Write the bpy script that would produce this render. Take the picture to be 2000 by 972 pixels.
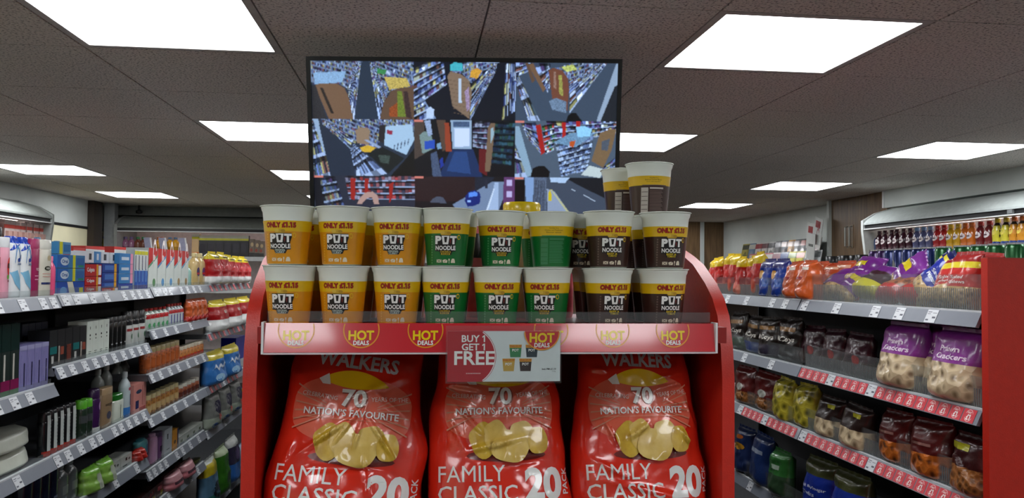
import bpy, bmesh, math, random
import numpy as np
from mathutils import Matrix, Vector, noise as mnoise

for o in list(bpy.data.objects):
    bpy.data.objects.remove(o, do_unlink=True)
SC = bpy.context.scene
COL = SC.collection
PI = math.pi

# ------------------------------------------------------------------ camera
ZC, FPX = 1.60, 1600.0
YAW, PITCH, ROLL = math.radians(6.47), math.radians(1.78), math.radians(0.49)
FWD = Vector((math.sin(YAW)*math.cos(PITCH), math.cos(YAW)*math.cos(PITCH), math.sin(PITCH)))
_R = Vector((math.cos(YAW), -math.sin(YAW), 0))
_U = _R.cross(FWD)
RGT = _R*math.cos(ROLL) + _U*math.sin(ROLL)
UPV = _U*math.cos(ROLL) - _R*math.sin(ROLL)
CAM = Vector((0, 0, ZC))
cd = bpy.data.cameras.new('camera')
cd.sensor_fit = 'HORIZONTAL'
cd.sensor_width = 36.0
cd.lens = 36.0*FPX/2000.0
cd.clip_start = 0.02
cam = bpy.data.objects.new('camera', cd)
COL.objects.link(cam)
M = Matrix.Identity(4)
for i in range(3):
    M[i][0] = RGT[i]; M[i][1] = UPV[i]; M[i][2] = -FWD[i]; M[i][3] = CAM[i]
cam.matrix_world = M
SC.camera = cam

# ------------------------------------------------------------------ world, exposure
w = bpy.data.worlds.new('World'); SC.world = w
w.use_nodes = True
w.node_tree.nodes['Background'].inputs[0].default_value = (0.02, 0.02, 0.022, 1)
w.node_tree.nodes['Background'].inputs[1].default_value = 0.3
SC.view_settings.view_transform = 'Standard'
SC.view_settings.look = 'None'
SC.view_settings.exposure = 0.3
SC.view_settings.gamma = 1.0
SC.view_settings.use_curve_mapping = False
SC.cycles.use_denoising = True
SC.cycles.max_bounces = 5
SC.cycles.adaptive_threshold = 0.02
SC.cycles.transparent_max_bounces = 12
SC.cycles.sample_clamp_indirect = 6.0
PANEL_LIGHT = 9.0          # radiance of the ceiling panels
CHILL_LIGHT = 3.6          # radiance of the chiller lamp tubes
SCREEN_LIGHT = 0.95        # screen brightness

# ------------------------------------------------------------------ rays (a pixel of the 2000x972 frame to a real plane)
def ray(px, py):
    return FWD + RGT*((px-1000.0)/FPX) + UPV*((486.0-py)/FPX)
def on_x(px, py, X):
    d = ray(px, py); return CAM + d*(X/d.x)
def on_y(px, py, Y):
    d = ray(px, py); return CAM + d*(Y/d.y)
def yx(px, X): return on_x(px, 540, X).y
def zx(px, py, X): return on_x(px, py, X).z

# ------------------------------------------------------------------ materials
def lin(c):
    return tuple((v/255/12.92 if v/255 <= .04045 else ((v/255+.055)/1.055)**2.4) for v in c[:3])
MATS = {}
def mat(col, rough=.45, metal=0., var=.08, vscale=30., coat=0., bump=0., bscale=60., name=None, spec=.5):
    key = (tuple(col), rough, metal, var, vscale, coat, bump, bscale, spec)
    if key in MATS: return MATS[key]
    m = bpy.data.materials.new(name or 'paint_%d_%d_%d' % tuple(int(c) for c in col[:3]))
    m.use_nodes = True
    nt = m.node_tree; b = nt.nodes['Principled BSDF']
    L = lin(col)
    b.inputs['Base Color'].default_value = (*L, 1)
    b.inputs['Roughness'].default_value = rough
    b.inputs['Metallic'].default_value = metal
    b.inputs['Specular IOR Level'].default_value = spec
    if coat:
        b.inputs['Coat Weight'].default_value = coat
        b.inputs['Coat Roughness'].default_value = .08
    if var or bump:
        tc = nt.nodes.new('ShaderNodeTexCoord')
        n = nt.nodes.new('ShaderNodeTexNoise'); n.inputs['Scale'].default_value = vscale; n.inputs['Detail'].default_value = 3
        nt.links.new(tc.outputs['Object'], n.inputs['Vector'])
        if var:
            mp = nt.nodes.new('ShaderNodeMapRange')
            mp.inputs['From Min'].default_value = .3; mp.inputs['From Max'].default_value = .7
            mp.inputs['To Min'].default_value = 1-var; mp.inputs['To Max'].default_value = 1+var
            nt.links.new(n.outputs['Fac'], mp.inputs['Value'])
            mx = nt.nodes.new('ShaderNodeVectorMath'); mx.operation = 'SCALE'
            mx.inputs[0].default_value = L
            nt.links.new(mp.outputs['Result'], mx.inputs['Scale'])
            nt.links.new(mx.outputs['Vector'], b.inputs['Base Color'])
        if bump:
            n2 = nt.nodes.new('ShaderNodeTexNoise'); n2.inputs['Scale'].default_value = bscale; n2.inputs['Detail'].default_value = 4
            nt.links.new(tc.outputs['Object'], n2.inputs['Vector'])
            bp = nt.nodes.new('ShaderNodeBump'); bp.inputs['Strength'].default_value = bump; bp.inputs['Distance'].default_value = .01
            nt.links.new(n2.outputs['Fac'], bp.inputs['Height'])
            nt.links.new(bp.outputs['Normal'], b.inputs['Normal'])
    MATS[key] = m
    return m
def gloss(col, rough=.22): return mat(col, rough, 0, .06, 25., .25)
def film(col): return mat(col, .3, 0, .10, 18., .35, .35, 22.)
def two_tone(name, c1, c2, scale, rough=.4, kind='VORONOI', lo=.35, hi=.6, stretch=None, coat=0., bump=0.):
    key = ('tt', name)
    if key in MATS: return MATS[key]
    m = bpy.data.materials.new(name); m.use_nodes = True
    nt = m.node_tree; b = nt.nodes['Principled BSDF']
    b.inputs['Roughness'].default_value = rough
    b.inputs['Coat Weight'].default_value = coat
    tc = nt.nodes.new('ShaderNodeTexCoord')
    mpn = nt.nodes.new('ShaderNodeMapping')
    if stretch: mpn.inputs['Scale'].default_value = stretch
    nt.links.new(tc.outputs['Object'], mpn.inputs['Vector'])
    if kind == 'VORONOI':
        t = nt.nodes.new('ShaderNodeTexVoronoi'); out = t.outputs['Distance']
    else:
        t = nt.nodes.new('ShaderNodeTexNoise'); out = t.outputs['Fac']; t.inputs['Detail'].default_value = 5
    t.inputs['Scale'].default_value = scale
    nt.links.new(mpn.outputs['Vector'], t.inputs['Vector'])
    r = nt.nodes.new('ShaderNodeValToRGB')
    r.color_ramp.elements[0].position = lo; r.color_ramp.elements[0].color = (*lin(c1), 1)
    r.color_ramp.elements[1].position = hi; r.color_ramp.elements[1].color = (*lin(c2), 1)
    nt.links.new(out, r.inputs['Fac'])
    nt.links.new(r.outputs['Color'], b.inputs['Base Color'])
    if bump:
        bp = nt.nodes.new('ShaderNodeBump'); bp.inputs['Strength'].default_value = bump; bp.inputs['Distance'].default_value = .01
        nt.links.new(out, bp.inputs['Height']); nt.links.new(bp.outputs['Normal'], b.inputs['Normal'])
    MATS[key] = m
    return m
def emit(name, col, strength):
    m = bpy.data.materials.new(name); m.use_nodes = True
    nt = m.node_tree; nt.nodes.clear()
    e = nt.nodes.new('ShaderNodeEmission'); o = nt.nodes.new('ShaderNodeOutputMaterial')
    e.inputs[0].default_value = (*lin(col), 1); e.inputs[1].default_value = strength
    nt.links.new(e.outputs[0], o.inputs[0])
    return m
def clear(name, tint, glossy=.12, rough=.12):
    m = bpy.data.materials.new(name); m.use_nodes = True
    nt = m.node_tree; nt.nodes.clear()
    t = nt.nodes.new('ShaderNodeBsdfTransparent'); t.inputs[0].default_value = (*lin(tint), 1)
    g = nt.nodes.new('ShaderNodeBsdfPrincipled'); g.inputs['Base Color'].default_value = (.55, .57, .57, 1); g.inputs['Roughness'].default_value = rough
    x = nt.nodes.new('ShaderNodeMixShader'); x.inputs[0].default_value = glossy
    o = nt.nodes.new('ShaderNodeOutputMaterial')
    nt.links.new(t.outputs[0], x.inputs[1]); nt.links.new(g.outputs[0], x.inputs[2]); nt.links.new(x.outputs[0], o.inputs[0])
    return m
ACRYLIC = clear('clear_acrylic', (243, 245, 245), .07)
HOLDER = clear('clear_card_holder', (250, 251, 251), .025, .08)
ACRYLIC_RIB = clear('ribbed_clear_acrylic', (215, 218, 220), .3, .3)
WRAP = clear('clear_wrapping_film', (235, 238, 238), .3, .2)

# ------------------------------------------------------------------ mesh builder
class MB:
    def __init__(s): s.v = []; s.f = []; s.m = []; s.mats = []
    def mi(s, m):
        if m not in s.mats: s.mats.append(m)
        return s.mats.index(m)
    def add(s, v, f, m):
        k = len(s.v); i = s.mi(m)
        s.v += [tuple(p) for p in v]
        s.f += [tuple(a+k for a in q) for q in f]
        s.m += [i]*len(f)
        return s
    def box(s, x0, x1, y0, y1, z0, z1, m):
        v = [(x, y, z) for z in (z0, z1) for y in (y0, y1) for x in (x0, x1)]
        return s.add(v, [(0, 2, 3, 1), (4, 5, 7, 6), (0, 1, 5, 4), (1, 3, 7, 5), (3, 2, 6, 7), (2, 0, 4, 6)], m)
    def prism(s, poly, a0, a1, axis, m):
        n = len(poly)
        def P(p, a):
            if axis == 'x': return (a, p[0], p[1])
            if axis == 'y': return (p[0], a, p[1])
            return (p[0], p[1], a)
        v = [P(p, a0) for p in poly] + [P(p, a1) for p in poly]
        f = [(i, (i+1) % n, (i+1) % n+n, i+n) for i in range(n)]
        f += [tuple(range(n))[::-1], tuple(range(n, 2*n))]
        return s.add(v, f, m)
    def lathe(s, prof, m, n=20, sx=1, sy=1, power=2, cy=0, cx=0):
        v = []; f = []
        for r, z in prof:
            for i in range(n):
                a = 2*PI*i/n; c, q = math.cos(a), math.sin(a)
                e = 2.0/power
                v.append((cx+r*sx*math.copysign(abs(c)**e, c), cy+r*sy*math.copysign(abs(q)**e, q), z))
        k = len(prof)
        for j in range(k-1):
            for i in range(n):
                f.append((j*n+i, j*n+(i+1) % n, (j+1)*n+(i+1) % n, (j+1)*n+i))
        if prof[0][0] > 1e-5: f.append(tuple(range(n))[::-1])
        if prof[-1][0] > 1e-5: f.append(tuple(range((k-1)*n, k*n)))
        return s.add(v, f, m)
    def tube(s, pts, r, m, n=8):
        v = []; f = []
        pts = [Vector(p) for p in pts]
        for i, p in enumerate(pts):
            d = (pts[min(i+1, len(pts)-1)] - pts[max(i-1, 0)]).normalized()
            a = d.orthogonal().normalized(); b = d.cross(a)
            for k in range(n):
                t = 2*PI*k/n; v.append(p + a*(r*math.cos(t)) + b*(r*math.sin(t)))
        for i in range(len(pts)-1):
            for k in range(n): f.append((i*n+k, i*n+(k+1) % n, (i+1)*n+(k+1) % n, (i+1)*n+k))
        f.append(tuple(range(n))[::-1]); f.append(tuple(range((len(pts)-1)*n, len(pts)*n)))
        return s.add(v, f, m)
    def mesh(s, name, smooth=False, fix=True, weld=False):
        me = bpy.data.meshes.new(name)
        me.from_pydata(s.v, [], s.f)
        for m in s.mats: me.materials.append(m)
        me.polygons.foreach_set('material_index', s.m)
        if fix:
            bm = bmesh.new(); bm.from_mesh(me)
            if weld: bmesh.ops.remove_doubles(bm, verts=bm.verts, dist=1e-6)
            bmesh.ops.recalc_face_normals(bm, faces=bm.faces); bm.to_mesh(me); bm.free()
        if smooth:
            me.polygons.foreach_set('use_smooth', [True]*len(me.polygons))
            if smooth != 'all':
                me.set_sharp_from_angle(angle=math.radians(smooth if smooth is not True else 40))
        me.update()
        return me

def link(name, data, parent=None, loc=None, rz=0, rot=None):
    o = bpy.data.objects.new(name, data); COL.objects.link(o)
    if parent: o.parent = parent
    if loc is not None: o.location = loc
    if rot is not None: o.rotation_euler = rot
    elif rz: o.rotation_euler = (0, 0, rz)
    return o
def tag(o, label=None, cat=None, group=None, kind=None):
    if label: o['label'] = label
    if cat: o['category'] = cat
    if group: o['group'] = group
    if kind: o['kind'] = kind
    return o
def struct(name, mb, label=None, parent=None, smooth=False):
    o = link(name, mb.mesh(name, smooth), parent)
    if not parent:
        o['kind'] = 'structure'
        if label: o['label'] = label
    return o
# a spec is a list of (part name, mesh, index of its parent part or None)
def place(name, spec, loc, rot, label, cat, group=None):
    if not isinstance(rot, (tuple, list)): rot = (0, 0, rot)
    if len(spec) == 1:
        o = link(name, spec[0][1], None, loc, 0, rot)
        return tag(o, label, cat, group)
    r = link(name, None, None, loc, 0, rot); r.empty_display_size = .02
    tag(r, label, cat, group)
    made = []
    for s in spec:
        made.append(link(s[0], s[1], r if len(s) < 3 or s[2] is None else made[s[2]]))
    return r
ORD = ['first', 'second', 'third', 'fourth', 'fifth', 'sixth', 'seventh', 'eighth', 'ninth', 'tenth', 'eleventh', 'twelfth', 'thirteenth', 'fourteenth']

# ------------------------------------------------------------------ flat print: shapes in (x, z), mapped on a surface
TXT = {}
def text2d(s, bold=.0):
    key = (s, bold)
    if key in TXT: return TXT[key]
    c = bpy.data.curves.new('t', 'FONT'); c.body = s; c.size = 1; c.resolution_u = 4 if len(s) <= 3 else 2; c.offset = bold
    o = bpy.data.objects.new('t', c)
    me = bpy.data.meshes.new_from_object(o)
    v = np.array([p.co[:2] for p in me.vertices]); f = [tuple(p.vertices) for p in me.polygons]
    bpy.data.objects.remove(o); bpy.data.curves.remove(c); bpy.data.meshes.remove(me)
    lo = v.min(0); hi = v.max(0)
    if '1' in s and s != '1':                  # give the plain bar of the figure 1 its flag
        bw = text2d('1', bold)[2][0]; h1 = text2d('1', bold)[2][1]; extra = []
        for i, ch in enumerate(s):
            if ch == '1':
                xr = hi[0] if i == len(s)-1 else (lo[0]+text2d(s[:i+1], bold)[2][0] if i else lo[0]+bw)
                k = len(v)+len(extra); xl = xr-bw; t = lo[1]+h1 if ',' not in s else hi[1]
                t = hi[1] if h1 >= (hi-lo)[1]*.9 else lo[1]+h1
                extra += [(xl+.02, t), (xl-.15, t-.15), (xl-.15, t-.27), (xl+.02, t-.17)]
                f.append((k, k+1, k+2, k+3))
        v = np.vstack([v, np.array(extra)])
    v = (v-(lo+hi)/2)
    TXT[key] = (v, f, hi-lo)
    return TXT[key]
def shape(sh):
    k = sh[0]
    if k == 'rect':
        _, x0, x1, z0, z1, c = sh; return [(x0, z0), (x1, z0), (x1, z1), (x0, z1)], [(0, 1, 2, 3)], c
    if k == 'ell':
        _, cx, cz, rx, rz, c = sh[:6]; n = sh[6] if len(sh) > 6 else 18
        return [(cx+rx*math.cos(2*PI*i/n), cz+rz*math.sin(2*PI*i/n)) for i in range(n)], [tuple(range(n))], c
    if k == 'ring':
        _, cx, cz, r0, r1, a0, a1, c = sh; n = 24
        v = []
        for i in range(n+1):
            a = a0+(a1-a0)*i/n
            v += [(cx+r0*math.cos(a), cz+r0*math.sin(a)), (cx+r1*math.cos(a), cz+r1*math.sin(a))]
        return v, [(2*i, 2*i+1, 2*i+3, 2*i+2) for i in range(n)], c
    if k == 'poly':
        return sh[1], [tuple(range(len(sh[1])))], sh[2]
    if k == 'txt':   # string, cx, cz, height, width or None, colour, bold, angle
        _, s, cx, cz, h, wd, c = sh[:7]; bold = sh[7] if len(sh) > 7 else .0; ang = sh[8] if len(sh) > 8 else 0
        v, f, sz = text2d(s, bold)
        ky = h/sz[1]; kx = wd/sz[0] if wd else ky
        ca, sa = math.cos(ang), math.sin(ang)
        return [(cx+x*kx*ca-y*ky*sa, cz+x*kx*sa+y*ky*ca) for x, y in v], f, c
def flat(y0=0.): return lambda x, z, off: (x, y0-off, z)
def decal(mb, shapes, surf, maxlen=None, off=.0005, step=.0003, mk=gloss):
    done = []                                  # a shape lies one layer above those it covers
    for sh in shapes:
        v, f, c = shape(sh)
        xs = [p[0] for p in v]; zs = [p[1] for p in v]
        bb = (min(xs), max(xs), min(zs), max(zs))
        i = max([l+1 for q, l in done if q[0] < bb[1] and q[1] > bb[0] and q[2] < bb[3] and q[3] > bb[2]], default=0)
        done.append((bb, i))
        m = c if isinstance(c, bpy.types.Material) else mk(c)
        if maxlen:
            bm = bmesh.new()
            bv = [bm.verts.new((p[0], 0, p[1])) for p in v]
            for q in f:
                try: bm.faces.new([bv[a] for a in q])
                except ValueError: pass
            bmesh.ops.triangulate(bm, faces=bm.faces)
            for _ in range(7):
                es = [e for e in bm.edges if e.calc_length() > maxlen]
                if not es: break
                bmesh.ops.subdivide_edges(bm, edges=es, cuts=1)
                bmesh.ops.triangulate(bm, faces=bm.faces)
            bm.verts.index_update()
            v = [(p.co.x, p.co.z) for p in bm.verts]; f = [tuple(a.index for a in q.verts) for q in bm.faces]
            bm.free()
        # make every face look to the viewer's side (counter-clockwise in x, z seen from -y)
        ff = []
        for q in f:
            a = sum(v[q[k]][0]*v[q[(k+1) % len(q)]][1]-v[q[(k+1) % len(q)]][0]*v[q[k]][1] for k in range(len(q)))
            ff.append(q if a > 0 else q[::-1])
        mb.add([surf(p[0], p[1], off+step*i) for p in v], ff, m)
    return mb
def print_mesh(name, shapes, surf, maxlen=None, off=.0005, mk=gloss, smooth=False, step=.0003):
    return decal(MB(), shapes, surf, maxlen, off, step, mk).mesh(name, smooth, fix=False)

# ================================================================== THE ROOM
CEIL = ZC + .687
WL, WR, WB, WF = -3.22, 3.85, 10.05, -3.2
GX, GY, TP = .77, 2.03, .6
M_TILE = two_tone('speckled_ceiling_tile', (140, 133, 127), (230, 221, 213), 130, .9, 'NOISE', .36, .48, bump=.25)
M_GRID = mat((150, 146, 142), .6)
M_WHITE = mat((206, 212, 208), .5, name='white_wall_paint', vscale=3)
M_CREAM = mat((232, 226, 190), .5, name='cream_wall_panel', vscale=3)
M_WOOD = two_tone('brown_wood_laminate', (92, 70, 46), (128, 100, 68), 6, .45, 'NOISE', .3, .7, (9, 9, .7))
M_GREYMET = mat((150, 154, 156), .4, .3, name='grey_powder_coat')
M_DARK = mat((22, 22, 25), .5)
M_FLOOR = two_tone('dark_vinyl_floor', (34, 36, 40), (52, 54, 58), 40, .35, 'NOISE')
M_RED = mat((194, 38, 20), .42, 0, .05, 60, .0, .08, 300, name='red_powder_coat')

floor = struct('floor', MB().box(WL-.1, WR+.1, WF, WB+.1, -.1, 0, M_FLOOR), 'dark grey vinyl shop floor')
ceil = struct('ceiling', MB().box(WL-.1, WR+.1, WF, WB+.1, CEIL+.009, CEIL+.12, M_GRID), 'suspended tile ceiling with grey joints')
wl = MB()
ztr = zx(140, 440.5, WL)
wl.box(WL-.1, WL, WF, WB, 0, ztr-.012, M_CREAM); wl.box(WL-.1, WL, WF, WB, ztr+.012, CEIL, M_WHITE)
struct('wall_left', wl, 'left wall, cream below and white above')
struct('trim_1', MB().box(WL-.1, WL+.006, 5.5, 8.4, ztr-.012, ztr+.012, M_DARK), 'thin black trim between the cream and white wall')
struct('wall_right', MB().box(WR, WR+.1, WF, WB, 0, CEIL, M_WHITE), 'white right wall above the magazines')
struct('wall_back', MB().box(WL-.1, WR+.1, WB, WB+.1, 0, CEIL, M_WOOD), 'brown wood panelled back wall')
struct('wall_front', MB().box(WL-.1, WR+.1, WF-.1, WF, 0, CEIL, M_WHITE), 'front wall of the shop')
# wooden cladding between magazines and drinks chiller
struct('trim_2', MB().box(3.68, WR, 6.10, 6.98, 0, CEIL, M_WOOD), 'brown wooden cladding between magazines and drinks chiller')
struct('trim_3', MB().box(3.655, WR, 6.98, 7.02, 0, CEIL, M_WHITE), 'white edge strip of the wooden cladding')
struct('trim_4', MB().box(3.65, WR, 2.4, 6.10, 2.15, CEIL, M_WHITE), 'white bulkhead over the drinks chiller')
struct('trim_5', MB().box(3.64, 3.65, 6.085, 6.105, 2.15, CEIL, mat((235, 238, 236), .3)), 'bright corner strip of the bulkhead')
struct('trim_6', MB().box(WL, 1.5, 9.02, WB, 2.19, CEIL, mat((120, 124, 120), .5)), 'grey bulkhead over the back chiller')
struct('trim_7', MB().box(WL, WL+.06, 8.40, 8.62, 0, CEIL, mat((52, 42, 34), .5)).box(WL+.06, WL+.16, 8.66, 8.76, 0, CEIL, M_GREYMET), 'dark brown post and grey pipe in the corner')
px1 = on_y(1371, 500, WB).x
struct('trim_8', MB().box(px1-.025, px1+.025, WB-.015, WB, 0, CEIL, M_WHITE), 'white cover strip on the wooden back wall')
# dark return wall part left of the white wall above the left chiller
struct('trim_9', MB().box(WL, WL+.25, 3.0, 5.78, 2.16, CEIL, mat((70, 70, 66), .5)).box(WL, WL+.256, 5.78, 5.84, 2.16, CEIL, mat((225, 226, 220), .3)), 'dark bulkhead over the left chiller')

# ceiling tiles, one object each, and light panels in the same grid
tile_mesh = MB().box(-.297, .297, -.297, .297, 0, .009, M_TILE).mesh('ceiling_tile')
M_LAMP = emit('lit_diffuser', (250, 252, 255), PANEL_LIGHT)
fr = MB()
for a, b, c, d in ((-.298, .298, -.298, -.275), (-.298, .298, .275, .298), (-.298, -.275, -.275, .275), (.275, .298, -.275, .275)):
    fr.box(a, b, c, d, 0, .009, mat((190, 186, 182), .5))
frame_mesh = fr.mesh('frame')
diff_mesh = MB().box(-.275, .275, -.275, .275, .002, .009, M_LAMP).mesh('diffuser')
LIGHT_LABEL = {
 (0, 0): 'large lit ceiling panel at the top right, nearest the screen',
 (-1, 0): 'large lit ceiling panel cut off at the top left edge',
 (-1, 1): 'lit ceiling panel partly hidden by the left side of the screen',
 (0, 1): 'lit ceiling panel partly hidden by the right side of the screen',
 (1, 1): 'lit ceiling panel above the drinks chiller at the right edge',
 (1, 2): 'lit ceiling panel above the wooden cladding, second in the right row',
 (1, 3): 'lit ceiling panel above the magazines, third in the right row',
 (1, 4): 'smallest far lit ceiling panel, just above the right cups',
 (-2, 2): 'lit ceiling panel at the left edge above the left chiller',
 (-2, 3): 'lit ceiling panel over the back left corner by the cream wall',
 (-1, 2): 'narrow lit ceiling panel beside the lower left of the screen',
 (-1, 3): 'tip of a lit ceiling panel beside the screen bottom left',
}
lights = set()
for i in (-2, -1, 0, 1):
    for j in range(-2, 5):
        if i == -2 and j == 4: continue
        if (i, j) in ((0, 4), (-1, 4)): continue
        x, y = GX+1.8*i+.3, GY+1.8*j+.3
        lights.add((round(x, 2), round(y, 2)))
        lab = LIGHT_LABEL.get((i, j), 'lit ceiling panel outside the picture, row %s from the front, column %s' % (ORD[j+2], ORD[i+2]))
        if (i, j) in ((0, 2), (0, 3)): lab = 'lit ceiling panel hidden behind the screen, %s one' % ('nearer' if j == 2 else 'farther')
        place('ceiling_light', [('frame', frame_mesh), ('diffuser', diff_mesh)], (x, y, CEIL), 0, lab, 'ceiling light', 'square lit ceiling panels')
for a in range(-7, 6):
    for b in range(-1, 14):
        x, y = GX+TP*a+.3, GY+TP*b+.3
        if (round(x, 2), round(y, 2)) in lights: continue
        x0, x1 = max(x-.297, WL), min(x+.297, WR); y0, y1 = y-.297, min(y+.297, WB)
        if x1-x0 < .02 or y1-y0 < .02: continue
        t = link('ceiling_tile', tile_mesh, ceil, ((x0+x1)/2, (y0+y1)/2, CEIL))
        t.scale = ((x1-x0)/.594, (y1-y0)/.594, 1)

# ================================================================== CHILLERS
M_CAN = mat((188, 196, 194), .35, name='pale_grey_canopy_metal')
M_CHB = mat((214, 200, 200), .5, name='chiller_back_panel')
M_TUBE = emit('chiller_lamp', (255, 236, 228), CHILL_LIGHT)
def chiller(name, length, dep, loc, rz, label, zo=0., shelf_top=1.745, endcol=(196, 200, 198), gm=None):
    c = gm or M_CAN
    r = link(name, None, None, loc, rz); tag(r, label, 'chiller')
    prof = [(0, 1.997), (0, 2.01), (.03, 2.04), (.10, 2.085), (.26, 2.13), (dep, 2.14), (dep, 2.02), (.10, 2.0)]
    link('canopy', MB().prism([(p[0], p[1]+zo) for p in prof], .03, length-.03, 'x', c).mesh('canopy', 30), r)
    link('air_slot', MB().box(.03, length-.03, .012, .09, 1.968+zo, 1.999+zo, M_DARK).mesh('air_slot'), r)
    link('canopy_lip', MB().box(.03, length-.03, 0, .1, 1.961+zo, 1.968+zo, mat((228, 232, 232), .3)).mesh('canopy_lip'), r)
    side = [(.05, 0), (.05, 1.5), (-.004, 1.95+zo), (-.004, 2.03+zo), (.10, 2.09+zo), (.26, 2.135+zo), (dep, 2.145+zo), (dep, 0)]
    for x0 in (0, length-.03):
        link('end_panel', MB().prism(side, x0, x0+.03, 'x', mat(endcol, .35)).mesh('end_panel'), r)
    link('back_panel', MB().box(.03, length-.03, dep-.03, dep-.005, 0, 2.0+zo, M_CHB).mesh('back_panel'), r)
    for k, z in enumerate((shelf_top, shelf_top-.33, shelf_top-.66, shelf_top-.99)):
        s = link('shelf', MB().box(.035, length-.035, .06, dep-.035, z-.02, z, mat((200, 202, 200), .4)).mesh('shelf'), r)
        link('shelf_front', MB().box(.035, length-.035, .048, .06, z-.04, z+.004, mat((190, 193, 193), .4)).mesh('shelf_front'), s)
    link('base', MB().box(.03, length-.03, .06, dep-.03, 0, .4, mat((70, 72, 76), .4)).mesh('base'), r)
    link('lamp_tube', MB().tube([(.1, .22, 1.985+zo), (length-.1, .22, 1.985+zo)], .013, M_TUBE).mesh('lamp_tube'), r)
    return r
chiller('drinks_chiller', 3.4, .48, (3.35, 5.90, 0), -PI/2, 'open drinks chiller with grey canopy along the right wall')
link('canopy_badge', MB().box(1.56, 1.60, -.002, .012, 1.972, 1.995, mat((120, 124, 124), .4)).mesh('canopy_badge'), bpy.data.objects['drinks_chiller'])
chiller('dairy_chiller', 3.0, .40, (-2.80, 3.66, 0), PI/2, 'open chiller with curved end panel at the far left', endcol=(150, 156, 152), gm=mat((140, 146, 142), .4))
chiller('back_chiller', 3.9, .62, (-3.05, 8.62, 0), 0, 'long open chiller with dark grey canopy along the back wall', .04, 1.755, (140, 142, 140), mat((122, 126, 122), .4))

# ================================================================== RED END DISPLAY
PT = .025
XL, XR = -.320, .620
end = link('end_display', None, None, ((XL+XR)/2, 1.56, 0)); ex = (XL+XR)/2
tag(end, 'red end-of-aisle display with curved side panels holding noodle cups and crisps', 'display shelf')
def ebox(x0, x1, y0, y1, z0, z1, m): return MB().box(x0-ex, x1-ex, y0-1.56, y1-1.56, z0, z1, m)
prof = [(0, 0), (0, 1.40), (.008, 1.46), (.026, 1.52), (.055, 1.555), (.098, 1.585), (.175, 1.625), (.24, 1.645), (.30, 1.66), (.42, 1.67), (.50, 1.67), (.50, 0)]
for x0 in (XL, XR-PT):
    link('side_panel', MB().prism(prof, x0-ex, x0-ex+PT, 'x', M_RED).mesh('side_panel', 25), end)
link('back_panel', ebox(XL+PT, XR-PT, 2.03, 2.055, 0, 1.50, M_RED).mesh('back_panel'), end)
SX0, SX1, SY, SZ = -.272, .557, 1.505, 1.502
M_SHELFRED = mat((150, 30, 26), .4)
sh = link('top_shelf', ebox(SX0-.015, SX1+.03, SY+.012, 2.03, SZ-.03, SZ, M_SHELFRED).mesh('top_shelf'), end)
M_STRIP = mat((200, 40, 50), .2, 0, .03, 10, 1.0, name='glossy_red_strip')
link('price_strip', MB().prism([(SY-1.56-.009, 1.458), (SY-1.56+.012, 1.456), (SY-1.56+.012, 1.510), (SY-1.56, 1.510)], SX0-ex, SX1-ex, 'x', M_STRIP).mesh('price_strip'), sh)
link('strip_edging', MB().box(SX0-ex-.004, SX0-ex, SY-1.571, SY-1.545, 1.455, 1.512, mat((225, 225, 225), .3)).box(SX1-ex, SX1-ex+.004, SY-1.571, SY-1.545, 1.455, 1.512, mat((225, 225, 225), .3))
     .box(SX0-ex, SX1-ex, SY-1.571, SY-1.548, 1.4545, 1.4575, mat((215, 200, 202), .3)).mesh('strip_edging'), sh)
link('clear_lip', MB().box(SX0-ex+.004, SX1-ex-.006, SY-1.557, SY-1.554, 1.512, 1.531, ACRYLIC).mesh('clear_lip'), sh)
YEL, WHT = (238, 205, 20), (240, 240, 236)
def roundel(cx, cz, r):
    ring = (228, 150, 40)
    return [('ring', cx, cz, r*.93, r, PI-.34, 2*PI+.34, ring), ('txt', 'HOT', cx, cz-r*.30, r*.54, r*1.40, YEL, .035), ('txt', 'DEALS', cx, cz-r*.71, r*.25, r*.86, WHT, .03)]
for px in (579, 706, 831, 1076, 1196, 1313):
    p = on_y(px, 655, SY)
    q = link('hot_deals_roundel', print_mesh('hot_deals_roundel', roundel(0, 0, .0325), lambda x, z, off: (x, -off+(.040+z)/.052*.009-.009, z), None, .0006), sh)
    q.location = (p.x-ex, SY-1.56-.0003, 1.498)
ms = link('lower_shelf', ebox(XL+PT, XR-PT, SY+.02, 2.03, 1.053, 1.078, M_SHELFRED).mesh('lower_shelf'), end)
link('shelf_front', ebox(XL+PT+.01, XR-PT-.01, SY+.008, SY+.02, 1.038, 1.080, M_STRIP).mesh('shelf_front'), ms)
link('base_shelf', ebox(XL+PT, XR-PT, SY+.02, 2.03, .12, .15, M_SHELFRED).mesh('base_shelf'), end)
# dark aisle shelving behind the end display is unseen, added to block light
link('kick_plate', ebox(XL+PT, XR-PT, 1.60, 1.62, 0, .12, M_DARK).mesh('kick_plate'), end)

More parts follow.
